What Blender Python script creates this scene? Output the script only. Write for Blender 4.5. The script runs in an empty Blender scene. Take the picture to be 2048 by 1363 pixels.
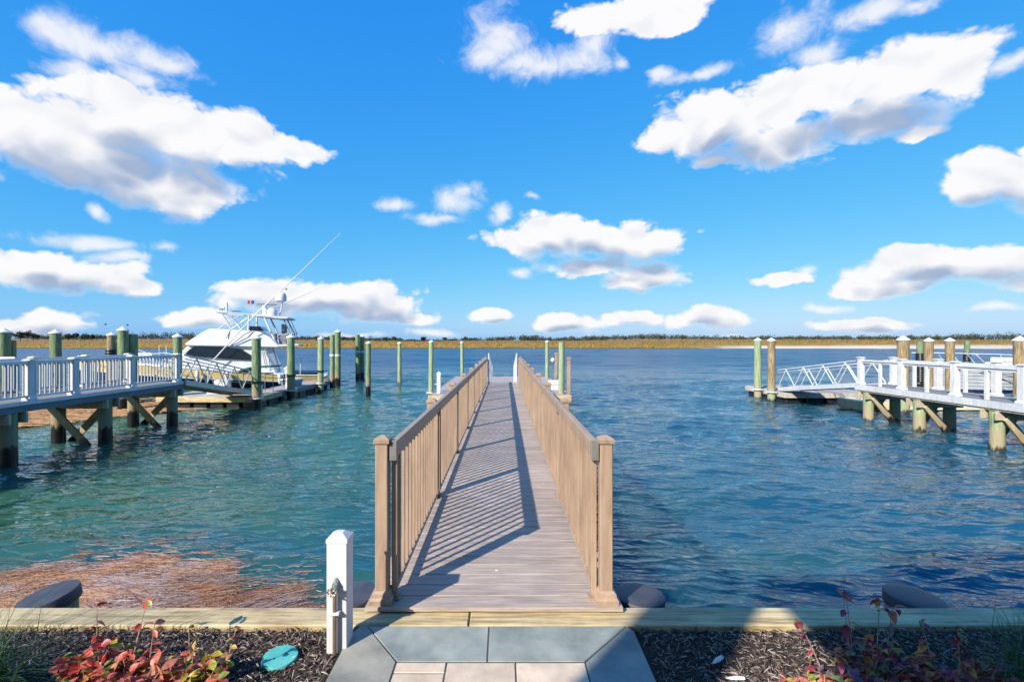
import bpy, bmesh, math, random
import numpy as np
from mathutils import Vector, Matrix, Quaternion
rad = math.radians
R = random.Random(7)
NR = np.random.default_rng(11)
S = bpy.context.scene
COL = S.collection

# ------------------------------------------------------------------ camera
F, CX, CY, H = 970.0, 1009.0, 681.5, 2.6       # focal length, vanishing point (photo pixels), eye height above water
cam_d = bpy.data.cameras.new('camera'); cam = bpy.data.objects.new('camera', cam_d); COL.objects.link(cam)
cam.location = (0, 0, H); cam.rotation_euler = (rad(90), 0, 0)
cam_d.sensor_width = 36; cam_d.lens = 36*F/2048
cam_d.shift_x = (1024-CX)/2048; cam_d.shift_y = 0.0
cam_d.clip_start = 0.05; cam_d.clip_end = 6000
S.camera = cam
S.render.resolution_x, S.render.resolution_y = 1024, 681

# ------------------------------------------------------------------ world, sun, exposure
SUN = Vector((0.98, 1.19, -1.0)).normalized()
EXPO = 0.62
wd = bpy.data.worlds.new('World'); S.world = wd; wd.use_nodes = True
wn, wl = wd.node_tree.nodes, wd.node_tree.links
wn.clear()

def nmath(nt, op, a, b=None, c=None, clamp=False):
    n = nt.nodes.new('ShaderNodeMath'); n.operation = op; n.use_clamp = clamp
    for i, v in enumerate((a, b, c)):
        if v is None: continue
        if isinstance(v, (int, float)): n.inputs[i].default_value = v
        else: nt.links.new(v, n.inputs[i])
    return n.outputs[0]
def nvec(nt, op, a, b=None, c=None, out=0):
    n = nt.nodes.new('ShaderNodeVectorMath'); n.operation = op
    for i, v in enumerate((a, b, c)):
        if v is None: continue
        if isinstance(v, (tuple, list)): n.inputs[i].default_value = v
        else: nt.links.new(v, n.inputs[i])
    return n.outputs[out]
def nsmooth(nt, x, lo, hi, o0=0.0, o1=1.0):
    n = nt.nodes.new('ShaderNodeMapRange'); n.interpolation_type = 'SMOOTHSTEP'
    nt.links.new(x, n.inputs[0])
    for i, v in zip((1, 2, 3, 4), (lo, hi, o0, o1)): n.inputs[i].default_value = v
    return n.outputs[0]
def nmix(nt, f, a, b, mode='MIX'):
    n = nt.nodes.new('ShaderNodeMix'); n.data_type = 'RGBA'; n.blend_type = mode
    for i, v in ((0, f), (6, a), (7, b)):
        if isinstance(v, (int, float)): n.inputs[i].default_value = v
        elif isinstance(v, tuple): n.inputs[i].default_value = v if len(v) == 4 else (*v, 1)
        else: nt.links.new(v, n.inputs[i])
    return n.outputs[2]
def nnoise(nt, vec, scale, detail=6, rough=.55, dist=0.0, out=0):
    n = nt.nodes.new('ShaderNodeTexNoise'); n.inputs['Scale'].default_value = scale
    n.inputs['Detail'].default_value = detail; n.inputs['Roughness'].default_value = rough
    n.inputs['Distortion'].default_value = dist
    if vec is not None: nt.links.new(vec, n.inputs['Vector'])
    return n.outputs[out]
def ncomb(nt, x, y, z=0.0):
    n = nt.nodes.new('ShaderNodeCombineXYZ')
    for i, v in enumerate((x, y, z)):
        if isinstance(v, (int, float)): n.inputs[i].default_value = v
        else: nt.links.new(v, n.inputs[i])
    return n.outputs[0]
def nsep(nt, v):
    n = nt.nodes.new('ShaderNodeSeparateXYZ'); nt.links.new(v, n.inputs[0]); return n.outputs

# fair weather cumulus: every puff an ellipse in azimuth / elevation (degrees come from the photo pixels)
THICK = [(110,265,235,80),(330,255,190,72),(480,285,140,55),(200,330,250,62),(330,380,125,42),(235,195,95,42),(600,298,55,30),(380,405,60,30),
 (130,552,195,38),(70,522,95,28),(260,575,80,24),(85,655,105,28),(15,650,45,16),(375,640,78,22),
 (640,598,200,34),(540,580,115,20),(755,622,105,28),(830,640,45,14),
 (1280,20,190,36),(1330,45,70,22),
 (1790,148,170,58),(1890,145,85,52),(1630,185,170,60),(1450,240,145,62),(1400,285,90,42),(1560,290,150,40),(1750,245,130,40),(1440,325,60,16),(1830,262,55,20),
 (1960,345,95,52),(2035,355,70,58),(1945,390,60,34),(2090,380,80,50),
 (1150,478,190,34),(1095,455,75,28),(1290,488,85,30),(1290,555,98,28),(1190,530,90,22),
 (1550,556,72,17),(1880,535,180,36),(1830,510,100,26),(1985,528,110,42),(1790,572,120,16),(2080,560,90,30),
 (980,632,40,15),(1130,650,75,20),(1255,638,55,15),(1420,637,82,23),(1740,652,115,16)]
WISP = [(1085,132,75,28),(970,110,40,40),(990,85,60,58),(1050,130,90,38),(1150,120,90,40),(1190,80,42,50),(190,85,130,42),(330,120,85,28),(95,62,52,36),(160,150,90,22),(290,160,70,30),(170,482,110,16),(325,493,32,18),(240,515,90,16),
 (790,412,48,16),(905,402,48,36),(930,378,30,18),(870,440,60,13),(195,415,26,15),(1590,60,75,52),(1640,105,50,26),(1760,25,95,28),(1850,10,70,22),
 (1315,150,30,16),(1245,122,18,18),(2010,125,60,18),(1065,393,20,9),(1040,545,26,12),(1650,612,40,11),(2000,622,75,11),(1610,540,28,9),(1400,150,80,16),(1000,430,25,18),(860,668,60,9),(1480,672,55,7),(700,672,90,7)]
def pix_dir(px, py):
    x, z = (px-CX)/F, (CY-py)/F
    return math.atan2(x, 1), math.atan2(z, math.hypot(x, 1))
def ellip(cx, cy, rx, ry):
    a0, _ = pix_dir(cx-rx, cy); a1, _ = pix_dir(cx+rx, cy)
    _, e0 = pix_dir(cx, cy+ry); _, e1 = pix_dir(cx, cy-ry)
    a, e = pix_dir(cx, cy)
    return a, e, (a1-a0)/2, (e1-e0)/2
def cloud_group(name, lst, k):
    g = bpy.data.node_groups.new(name, 'ShaderNodeTree')
    g.interface.new_socket('P', in_out='INPUT', socket_type='NodeSocketVector')
    g.interface.new_socket('D', in_out='OUTPUT', socket_type='NodeSocketFloat')
    gi = g.nodes.new('NodeGroupInput'); go = g.nodes.new('NodeGroupOutput')
    cur = None
    for c in lst:
        a, e, ra, re = ellip(*c)
        q = nvec(g, 'MULTIPLY_ADD', gi.outputs[0], (1/ra, 1/re, 0), (-a/ra, -e/re, 0))
        d = nvec(g, 'LENGTH', q, out=1)
        cur = d if cur is None else nmath(g, 'SMOOTH_MIN', cur, d, k)
    g.links.new(cur, go.inputs[0])
    return g
def build_world():
    nt = wd.node_tree
    sky = wn.new('ShaderNodeTexSky'); sky.sky_type = 'NISHITA'; sky.sun_disc = False
    sky.sun_elevation = math.asin(-SUN.z); sky.sun_rotation = math.atan2(-SUN.x, -SUN.y) % (2*math.pi)
    sky.air_density = 1.0; sky.dust_density = 0.6; sky.ozone_density = 3.0; sky.altitude = 0
    # the photograph's vivid tone response, applied alike to the whole sky
    spl = wn.new('ShaderNodeSeparateColor'); wl.new(sky.outputs[0], spl.inputs[0]); cmb = wn.new('ShaderNodeCombineColor')
    for ch, (gain, power) in enumerate(SKY_CURVE):
        wl.new(nmath(nt, 'MULTIPLY', nmath(nt, 'POWER', spl.outputs[ch], power), gain/SKY_STR), cmb.inputs[ch])
    tc = wn.new('ShaderNodeTexCoord'); d = tc.outputs['Generated']
    sx, sy, sz = nsep(nt, d)
    az = nmath(nt, 'ARCTAN2', sx, sy); el = nmath(nt, 'ARCSINE', sz)
    p0 = ncomb(nt, az, el)
    elp = nmath(nt, 'MAXIMUM', el, 0.0)
    iso = nvec(nt, 'MULTIPLY', d, (1.75, 1.75, 2.5))
    warp = nnoise(nt, iso, 5.0, 4, .55, 0, out=1)
    w2 = nvec(nt, 'SUBTRACT', warp, (.5, .5, .5))
    p = nvec(nt, 'MULTIPLY_ADD', w2, (.075, .05, 0), p0)
    g1 = cloud_group('cumulus_puffs', THICK, .25); g2 = cloud_group('cloud_wisps', WISP, .25)
    def field(g, pp):
        n = wn.new('ShaderNodeGroup'); n.node_tree = g; wl.new(pp, n.inputs[0]); return n.outputs[0]
    def billow(v, top=4):   # rounded lobes with creases between them
        tot = None
        for sc, w in ((5.2, .52), (11.5, .30), (25., .17), (54., .09))[:top]:
            b_ = nmath(nt, 'MULTIPLY', nmath(nt, 'ABSOLUTE', nmath(nt, 'MULTIPLY_ADD', nnoise(nt, v, sc, 0, .5), 2.0, -1.0)), w*2.3)
            tot = b_ if tot is None else nmath(nt, 'ADD', tot, b_)
        return tot
    wv = nvec(nt, 'MULTIPLY_ADD', w2, (.10, .10, .10), iso)
    bil = billow(wv)
    bil_up = billow(nvec(nt, 'ADD', wv, (-.02, -.01, .055)), 2); bil_lo = billow(wv, 2)
    fib = nnoise(nt, nvec(nt, 'MULTIPLY', wv, (1, 1, .8)), 9.0, 8, .62, .6)
    # outside the photographed part of the sky the same kind of clouds drift on
    back = nmath(nt, 'MAXIMUM', nsmooth(nt, nmath(nt, 'ABSOLUTE', az), .86, 1.15), nsmooth(nt, el, .64, .85))
    gen = nmath(nt, 'MULTIPLY', nsmooth(nt, nnoise(nt, iso, 1.6, 2, .5), .60, .76, -1.0, .5), back)
    gen = nmath(nt, 'SUBTRACT', gen, nmath(nt, 'SUBTRACT', 1.0, back))
    d1 = nmath(nt, 'MAXIMUM', nmath(nt, 'SUBTRACT', 1.0, field(g1, p)), gen)
    f1 = nmath(nt, 'ADD', nmath(nt, 'ADD', d1, nmath(nt, 'MULTIPLY_ADD', bil, .62, -.17)), nmath(nt, 'MULTIPLY_ADD', fib, .24, -.12))
    d2 = nmath(nt, 'SUBTRACT', 1.0, field(g2, p))
    f2 = nmath(nt, 'ADD', nmath(nt, 'MULTIPLY', d2, .8), nmath(nt, 'ADD', nmath(nt, 'MULTIPLY_ADD', fib, 2.0, -1.0), nmath(nt, 'MULTIPLY_ADD', bil, .3, -.13)))
    # optical depth towards the sun (up and to the left): one more look at the field
    off = ncomb(nt, -.010, nmath(nt, 'MULTIPLY_ADD', elp, .16, .014))
    du = nmath(nt, 'MAXIMUM', nmath(nt, 'SUBTRACT', 1.0, field(g1, nvec(nt, 'ADD', p, off))), gen)
    fu = nmath(nt, 'ADD', du, nmath(nt, 'MULTIPLY_ADD', bil_up, .60, -.18))
    under = nsmooth(nt, fu, -.12, .85)
    width = nmath(nt, 'MULTIPLY_ADD', under, .45, .34)
    a1 = nsmooth(nt, nmath(nt, 'DIVIDE', f1, width), 0.0, 1.0); a2 = nsmooth(nt, f2, -.25, .85, 0, .86)
    alpha = nmath(nt, 'MAXIMUM', a1, a2)
    alpha = nmath(nt, 'MULTIPLY', alpha, nsmooth(nt, el, .0, .012))
    relief = nmath(nt, 'MULTIPLY', nmath(nt, 'SUBTRACT', bil_up, bil_lo), .38)
    shade = nmath(nt, 'ADD', nmath(nt, 'MULTIPLY', under, .92), relief, clamp=True)
    shade = nmath(nt, 'MULTIPLY', shade, nsmooth(nt, f1, .0, .55))
    k = 1/(CLOUD_DIV)
    lit = nmix(nt, shade, (.97*k, .97*k, .99*k), (.37*k, .47*k, .66*k))
    col = nmix(nt, alpha, cmb.outputs[0], lit)
    bg = wn.new('ShaderNodeBackground'); bg.inputs['Strength'].default_value = SKY_STR
    wl.new(col, bg.inputs['Color'])
    out = wn.new('ShaderNodeOutputWorld'); wl.new(bg.outputs[0], out.inputs[0])
    wd.cycles.sampling_method = 'MANUAL'; wd.cycles.sample_map_resolution = 512
SKY_STR = 0.10
SKY_CURVE = ((.0243, 1.38), (.152, .58), (.495, .13))
CLOUD_DIV = SKY_STR*2**EXPO
build_world()
sun_d = bpy.data.lights.new('sun', 'SUN'); sun = bpy.data.objects.new('sun', sun_d); COL.objects.link(sun)
sun_d.energy = 5.0; sun_d.angle = rad(.55); sun_d.color = (1.0, .93, .82)
sun.rotation_euler = SUN.to_track_quat('-Z', 'Y').to_euler(); sun.location = (-20, -20, 25)
S.view_settings.view_transform = 'Standard'; S.view_settings.look = 'None'
S.view_settings.exposure = EXPO; S.view_settings.gamma = 1.0
S.cycles.max_bounces = 6; S.cycles.diffuse_bounces = 3; S.cycles.glossy_bounces = 3; S.cycles.caustics_reflective = False
S.cycles.use_denoising = True

# ------------------------------------------------------------------ helpers
def W(px, py, Y): return Vector(((px-CX)*Y/F, Y, H-(py-CY)*Y/F))        # photo pixel at a known distance
def G(px, py, z=0.0): Y = (H-z)*F/(py-CY); return Vector(((px-CX)*Y/F, Y, z))   # photo pixel on a level plane
class MB:
    def __init__(s): s.v, s.f = [], []
    def add(s, vs, fs):
        o = len(s.v); s.v += [tuple(v) for v in vs]; s.f += [tuple(i+o for i in f) for f in fs]; return s
    def box(s, x0, x1, y0, y1, z0, z1):
        return s.add([(x0,y0,z0),(x1,y0,z0),(x1,y1,z0),(x0,y1,z0),(x0,y0,z1),(x1,y0,z1),(x1,y1,z1),(x0,y1,z1)],
              [(0,3,2,1),(4,5,6,7),(0,1,5,4),(1,2,6,5),(2,3,7,6),(3,0,4,7)])
    def bar(s, p, q, w, h, up=(0,0,1)):
        p, q = Vector(p), Vector(q); d = (q-p).normalized(); u = Vector(up)
        if abs(d.dot(u)) > .98: u = Vector((0,1,0))
        a = d.cross(u).normalized()*w/2; b = a.cross(d).normalized()*h/2
        vs = [p-a-b, p+a-b, p+a+b, p-a+b, q-a-b, q+a-b, q+a+b, q-a+b]
        return s.add(vs, [(0,1,2,3),(7,6,5,4),(0,4,5,1),(1,5,6,2),(2,6,7,3),(3,7,4,0)])
    def tube(s, pts, r, n=8, cap=True):
        pts = [Vector(p) for p in pts]; rs = r if isinstance(r, (list, tuple)) else [r]*len(pts)
        vs, fs = [], []
        a = None
        for i, p in enumerate(pts):
            d = (pts[min(i+1, len(pts)-1)]-pts[max(i-1, 0)]).normalized()
            if a is None: a = d.orthogonal().normalized()
            a = (a-d*a.dot(d)).normalized(); b = d.cross(a)
            for k in range(n):
                t = 2*math.pi*k/n; vs.append(p+(a*math.cos(t)+b*math.sin(t))*rs[i])
        for i in range(len(pts)-1):
            for k in range(n):
                k2 = (k+1) % n; fs.append((i*n+k, i*n+k2, (i+1)*n+k2, (i+1)*n+k))
        if cap: fs.append(tuple(range(n))[::-1]); fs.append(tuple((len(pts)-1)*n+k for k in range(n)))
        return s.add(vs, fs)
    def lathe(s, prof, n=16, c=(0,0,0)):
        vs, fs = [], []
        for r, z in prof:
            for k in range(n):
                t = 2*math.pi*k/n; vs.append((c[0]+r*math.cos(t), c[1]+r*math.sin(t), c[2]+z))
        for i in range(len(prof)-1):
            for k in range(n):
                k2 = (k+1) % n; fs.append((i*n+k, i*n+k2, (i+1)*n+k2, (i+1)*n+k))
        fs.append(tuple(range(n))[::-1]); fs.append(tuple((len(prof)-1)*n+k for k in range(n)))
        return s.add(vs, fs)
    def loft(s, rings, close=True, cap=True):
        n = len(rings[0]); vs = [p for r in rings for p in r]; fs = []
        for i in range(len(rings)-1):
            for k in range(n if close else n-1):
                k2 = (k+1) % n; fs.append((i*n+k, i*n+k2, (i+1)*n+k2, (i+1)*n+k))
        if cap and close: fs.append(tuple(range(n))[::-1]); fs.append(tuple((len(rings)-1)*n+k for k in range(n)))
        return s.add(vs, fs)
    def mesh(s, name, bevel=0, smooth=None, seg=1):
        me = bpy.data.meshes.new(name); me.from_pydata(s.v, [], s.f)
        bm = bmesh.new(); bm.from_mesh(me)
        bmesh.ops.recalc_face_normals(bm, faces=bm.faces)
        if bevel: bmesh.ops.bevel(bm, geom=bm.edges[:], offset=bevel, segments=seg, affect='EDGES', clamp_overlap=True)
        bm.to_mesh(me); bm.free()
        if smooth is not None:
            me.polygons.foreach_set('use_smooth', [True]*len(me.polygons)); me.set_sharp_from_angle(angle=rad(smooth))
        return me
    def build(s, name, mat, parent=None, bevel=0, smooth=None, seg=1):
        return ob(name, s.mesh(name, bevel, smooth, seg), mat, parent)
def ob(name, me, mat, parent=None, loc=None, rot=None):
    o = bpy.data.objects.new(name, me); COL.objects.link(o)
    if mat is not None and me is not None and len(me.materials) == 0: me.materials.append(mat)
    if parent is not None: o.parent = parent
    if loc is not None: o.location = loc
    if rot is not None: o.rotation_euler = rot
    return o
def tag(o, label, cat=None, group=None, kind=None):
    if label: o['label'] = label
    if cat: o['category'] = cat
    if group: o['group'] = group
    if kind: o['kind'] = kind
    return o
def thing(name, label, cat, loc=(0,0,0), rz=0, group=None):
    o = bpy.data.objects.new(name, None); COL.objects.link(o); o.empty_display_size = .2
    o.location = loc; o.rotation_euler = (0, 0, rz)
    return tag(o, label, cat, group)
def np_mesh(name, V, Fc):
    V = np.asarray(V, np.float32); Fc = np.asarray(Fc, np.int32)
    me = bpy.data.meshes.new(name); n, k = Fc.shape
    me.vertices.add(len(V)); me.vertices.foreach_set('co', V.ravel())
    me.loops.add(n*k); me.loops.foreach_set('vertex_index', Fc.ravel())
    me.polygons.add(n); me.polygons.foreach_set('loop_start', np.arange(0, n*k, k, dtype=np.int32))
    me.update(calc_edges=True); me.validate()
    return me

# ------------------------------------------------------------------ materials
def new_mat(name):
    m = bpy.data.materials.new(name); m.use_nodes = True
    nt = m.node_tree; b = nt.nodes['Principled BSDF']
    return m, nt, b
def ramp(nt, fac, cols):
    n = nt.nodes.new('ShaderNodeValToRGB'); nt.links.new(fac, n.inputs[0])
    e = n.color_ramp.elements
    while len(e) < len(cols): e.new(.5)
    for i, c in enumerate(cols):
        if len(c) == 4 and isinstance(c, tuple): pos, col = c[0], c[1:]
        else: pos, col = i/(len(cols)-1), c
        e[i].position = pos; e[i].color = (*col, 1)
    return n.outputs[0]
def coords(nt, kind, scale):
    if kind == 'World':
        g = nt.nodes.new('ShaderNodeNewGeometry'); v = g.outputs['Position']
    else:
        t = nt.nodes.new('ShaderNodeTexCoord'); v = t.outputs['Object']
    return nvec(nt, 'MULTIPLY', v, scale)
def bumpn(nt, b, h, strength, dist):
    n = nt.nodes.new('ShaderNodeBump'); n.inputs['Strength'].default_value = strength; n.inputs['Distance'].default_value = dist
    nt.links.new(h, n.inputs['Height']); nt.links.new(n.outputs[0], b.inputs['Normal'])
def MAT(name, cols, rough=.6, scale=4.0, stretch=(1,1,1), bump=0.0, bdist=.01, metal=0.0, rnd=0.0, coord='Object', detail=7, spec=.5, nrough=.6, coat=0.0, blot=.14, blots=2.3):
    m, nt, b = new_mat(name)
    v = coords(nt, coord, stretch)
    if rnd:
        oi = nt.nodes.new('ShaderNodeObjectInfo')
        v = nvec(nt, 'ADD', v, nvec(nt, 'MULTIPLY', ncomb(nt, oi.outputs['Random'], oi.outputs['Random'], oi.outputs['Random']), (37., 91., 53.)))
    f = nnoise(nt, v, scale, detail, nrough)
    f2 = nsmooth(nt, f, .28, .72)
    c = ramp(nt, f2, cols)
    if rnd:
        br = nmath(nt, 'MULTIPLY_ADD', oi.outputs['Random'], 2*rnd, 1-rnd)
        c = nmix(nt, 1.0, c, ncomb(nt, br, br, br), 'MULTIPLY')
    g_ = nt.nodes.new('ShaderNodeNewGeometry')
    bl_ = nsmooth(nt, nnoise(nt, g_.outputs['Position'], blots, 5, .65), .25, .75, 1-blot, 1+blot*.6)
    c = nmix(nt, 1.0, c, ncomb(nt, bl_, bl_, nmath(nt, 'MULTIPLY_ADD', bl_, .9, .1)), 'MULTIPLY')
    nt.links.new(c, b.inputs['Base Color'])
    b.inputs['Metallic'].default_value = metal; b.inputs['Specular IOR Level'].default_value = spec
    b.inputs['Coat Weight'].default_value = coat
    rr = nmath(nt, 'MULTIPLY_ADD', f, .25, rough-.125); nt.links.new(rr, b.inputs['Roughness'])
    if bump: bumpn(nt, b, f, bump, bdist)
    return m
def pile_mat(name, dry, mid, wet, z_wet, z_mid):
    m, nt, b = new_mat(name)
    g = nt.nodes.new('ShaderNodeNewGeometry'); pos = g.outputs['Position']
    z = nsep(nt, pos)[2]
    n1 = nnoise(nt, nvec(nt, 'MULTIPLY', pos, (6, 6, .9)), 1.5, 7, .65)
    n2 = nnoise(nt, nvec(nt, 'MULTIPLY', pos, (22, 22, 1.6)), 1.5, 6, .6)
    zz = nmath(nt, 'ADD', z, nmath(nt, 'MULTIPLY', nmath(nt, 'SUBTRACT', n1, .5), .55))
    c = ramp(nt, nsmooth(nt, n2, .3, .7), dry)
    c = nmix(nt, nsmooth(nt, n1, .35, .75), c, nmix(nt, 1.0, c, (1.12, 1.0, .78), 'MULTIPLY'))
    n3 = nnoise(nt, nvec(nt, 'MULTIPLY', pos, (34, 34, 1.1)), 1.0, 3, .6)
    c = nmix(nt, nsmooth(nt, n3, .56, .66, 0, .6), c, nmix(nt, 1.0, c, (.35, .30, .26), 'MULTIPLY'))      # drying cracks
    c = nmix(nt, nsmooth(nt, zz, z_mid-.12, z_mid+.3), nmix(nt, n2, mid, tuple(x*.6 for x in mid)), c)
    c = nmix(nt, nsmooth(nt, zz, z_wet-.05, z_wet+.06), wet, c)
    nt.links.new(c, b.inputs['Base Color'])
    nt.links.new(nsmooth(nt, zz, z_wet-.05, z_wet+.1, .3, .78), b.inputs['Roughness'])
    bumpn(nt, b, n2, .55, .012)
    return m
m_deck = MAT('composite_deck', [(.265,.205,.165),(.375,.302,.25),(.46,.38,.32)], .55, 3.0, (1.2, 22, 22), .12, .004, rnd=.09)
m_rail = MAT('tan_composite_rail', [(.30,.205,.140),(.36,.25,.175),(.40,.29,.205)], .48, 3.0, (9, 9, 1.1), .06, .002, rnd=.05)
m_bracket = MAT('grey_bracket', [(.15,.145,.14),(.20,.19,.18)], .4, 9)
m_white = MAT('white_vinyl', [(.62,.62,.63),(.67,.67,.67)], .32, 5, rnd=.02)
m_whitep = MAT('white_paint', [(.52,.52,.53),(.60,.60,.60),(.64,.64,.63)], .45, 7, (3,3,.6), .05, .004, rnd=.03)
m_cap = MAT('white_pile_cap', [(.64,.65,.66),(.76,.76,.76)], .4, 6)
m_greyd = MAT('grey_decking', [(.17,.165,.17),(.23,.22,.225)], .6, 3, (2, 20, 20), .1, .004, rnd=.08)
m_stringer = MAT('blue_grey_stringer', [(.10,.135,.175),(.15,.185,.215)], .7, 4, (1, .5, 8), .2, .006)
m_timber = MAT('treated_timber', [(.29,.20,.095),(.52,.40,.21),(.62,.51,.30)], .7, 2.5, (1.2, 16, 16), .45, .006, rnd=.08, blot=.28, blots=3.2)
m_bracet = MAT('brace_timber', [(.30,.23,.15),(.45,.38,.27),(.50,.44,.34)], .75, 3, (6, 6, 6), .3, .006, rnd=.08)
m_dark_t = MAT('wet_dark_timber', [(.020,.016,.012),(.05,.04,.028)], .6, 6, bump=.3)
m_alu = MAT('aluminium', [(.42,.44,.46),(.56,.57,.59)], .42, 8, metal=.55)
m_aluw = MAT('white_aluminium', [(.50,.53,.56),(.62,.64,.66)], .4, 8)
m_floatdeck = MAT('float_decking', [(.33,.27,.26),(.44,.37,.35)], .65, 3, (9, 1, 9), .12, .005)
m_floatgrey = MAT('float_weathered_timber', [(.30,.26,.21),(.46,.41,.35),(.56,.52,.46)], .75, 3, (2, 12, 12), .25, .006, rnd=.1)
m_cream = MAT('cream_float_plastic', [(.60,.50,.34),(.72,.62,.45)], .5, 4, bump=.1)
m_blackp = MAT('black_plastic', [(.010,.010,.013),(.022,.022,.028)], .38, 8)
m_pcap = MAT('black_rubber_cap', [(.040,.040,.052),(.068,.068,.084)], .5, 7, bump=.08, rnd=.1)
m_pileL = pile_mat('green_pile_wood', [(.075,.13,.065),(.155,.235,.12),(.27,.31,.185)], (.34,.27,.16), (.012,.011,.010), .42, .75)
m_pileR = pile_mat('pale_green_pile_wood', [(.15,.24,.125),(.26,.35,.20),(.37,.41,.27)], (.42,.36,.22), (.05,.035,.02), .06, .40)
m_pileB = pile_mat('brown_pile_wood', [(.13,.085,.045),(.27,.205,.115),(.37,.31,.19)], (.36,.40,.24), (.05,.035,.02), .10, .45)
m_gel = MAT('white_gelcoat', [(.60,.60,.61),(.67,.67,.67)], .22, 2, spec=.5, coat=.3)
m_yel = MAT('yellow_gelcoat', [(.80,.55,.20),(.84,.60,.24)], .25, 2, coat=.3)
m_navy = MAT('navy_bottom_paint', [(.006,.010,.045),(.010,.018,.07)], .45, 3)
m_glass = MAT('tinted_window', [(.006,.007,.012),(.014,.016,.026)], .14, 1.5)
m_chair = MAT('grey_vinyl', [(.16,.16,.19),(.24,.24,.27)], .6, 8)
m_teal = MAT('teal_lid_plastic', [(.06,.34,.30),(.13,.48,.43)], .45, 6, bump=.08)
m_green = MAT('green_canvas', [(.008,.06,.05),(.018,.10,.085)], .7, 7, bump=.2)
m_orange = MAT('yellow_hose', [(.75,.38,.02),(.82,.46,.04)], .45, 9)
m_blue = MAT('blue_plastic', [(.02,.05,.28),(.03,.08,.4)], .4, 7)
m_red = MAT('red_plastic', [(.42,.03,.03),(.5,.05,.04)], .5, 7)
m_copper = MAT('weathered_copper', [(.20,.13,.085),(.34,.24,.17)], .45, 14, (1,1,.5), metal=.5)
m_steel = MAT('zinc_handle', [(.28,.28,.27),(.5,.5,.48)], .4, 30, metal=.7, bump=.2, bdist=.002)
m_blue_st = MAT('bluestone', [(.185,.215,.195),(.255,.285,.258),(.305,.322,.28)], .75, 4.5, (1,1,1), .18, .003, rnd=.05, blot=.22, blots=5.)
m_tan_st = MAT('warm_bluestone', [(.205,.20,.165),(.285,.275,.23),(.33,.31,.26)], .75, 4.5, (1,1,1), .18, .003, rnd=.05, blot=.22, blots=5.)
m_cream_st = MAT('cream_paver', [(.52,.40,.29),(.66,.53,.40)], .8, 9, (1,1,1), .2, .003, rnd=.07, blot=.16, blots=6.)
m_soil = MAT('garden_soil', [(.020,.014,.010),(.05,.036,.027)], .95, 25, bump=.8, bdist=.02)
m_lawn = MAT('lawn', [(.04,.08,.018),(.07,.12,.03)], .9, 3, bump=.5, bdist=.03)
m_joint = MAT('joint_sand', [(.05,.045,.04),(.09,.08,.07)], .95, 40)
m_shingle = MAT('grey_shingle_siding', [(.20,.18,.16),(.32,.29,.26)], .85, 4, (2, 2, 14), .4, .02)
m_trim = MAT('house_white_trim', [(.76,.76,.75),(.82,.82,.81)], .5, 6)
m_shell = MAT('bleached_fragment', [(.66,.62,.55),(.80,.77,.72)], .6, 20, bump=.2, bdist=.003)
m_rope = MAT('dark_rope', [(.015,.014,.014),(.03,.028,.026)], .85, 40)
def island_mat(name, cols, rough=.8, trans=0.0, noise=0.0):
    m, nt, b = new_mat(name)
    g = nt.nodes.new('ShaderNodeNewGeometry')
    c = ramp(nt, g.outputs['Random Per Island'], cols)
    nt.links.new(c, b.inputs['Base Color']); b.inputs['Roughness'].default_value = rough
    b.inputs['Specular IOR Level'].default_value = .3
    if trans:
        b.inputs['Transmission Weight'].default_value = 0
        b.inputs['Subsurface Weight'].default_value = 0
        tr = nt.nodes.new('ShaderNodeBsdfTranslucent'); nt.links.new(c, tr.inputs[0])
        mx = nt.nodes.new('ShaderNodeMixShader'); mx.inputs[0].default_value = trans
        nt.links.new(b.outputs[0], mx.inputs[1]); nt.links.new(tr.outputs[0], mx.inputs[2])
        nt.links.new(mx.outputs[0], nt.nodes['Material Output'].inputs[0])
    return m
def leaf_mat(name, cols):
    m, nt, b = new_mat(name)
    oi = nt.nodes.new('ShaderNodeObjectInfo'); c = ramp(nt, oi.outputs['Random'], cols)
    t = nt.nodes.new('ShaderNodeTexCoord')
    n = nnoise(nt, t.outputs['Object'], 60, 4, .6)
    c = nmix(nt, nsmooth(nt, n, .4, .75), c, nmix(nt, 1.0, c, (.55, .38, .30), 'MULTIPLY'))
    nt.links.new(c, b.inputs['Base Color']); b.inputs['Roughness'].default_value = .45
    tr = nt.nodes.new('ShaderNodeBsdfTranslucent'); nt.links.new(c, tr.inputs[0])
    mx = nt.nodes.new('ShaderNodeMixShader'); mx.inputs[0].default_value = .3
    nt.links.new(b.outputs[0], mx.inputs[1]); nt.links.new(tr.outputs[0], mx.inputs[2])
    nt.links.new(mx.outputs[0], nt.nodes['Material Output'].inputs[0])
    return m
m_chip = island_mat('bark_mulch', [(.025,.018,.014),(.10,.072,.056),(.22,.168,.138),(.46,.38,.33)], .85)
m_straw = island_mat('dead_reed_straw', [(.07,.03,.02),(.27,.085,.028),(.42,.20,.08),(.52,.36,.28),(.20,.085,.04),(.46,.30,.20),(.56,.44,.38)], .42)
def patchy(m, scale, lo, hi):
    nt = m.node_tree; b = nt.nodes['Principled BSDF']; src = b.inputs['Base Color'].links[0].from_socket
    g = nt.nodes.new('ShaderNodeNewGeometry'); n = nnoise(nt, nvec(nt, 'MULTIPLY', g.outputs['Position'], (.7, 1.6, 1)), scale, 4, .6, .6)
    c = nmix(nt, nsmooth(nt, n, .38, .62), nmix(nt, 1.0, src, lo, 'MULTIPLY'), nmix(nt, 1.0, src, hi, 'MULTIPLY'))
    nt.links.new(c, b.inputs['Base Color'])
patchy(m_straw, 1.7, (.85, 1.05, 1.5), (1.0, .95, .92))
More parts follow.
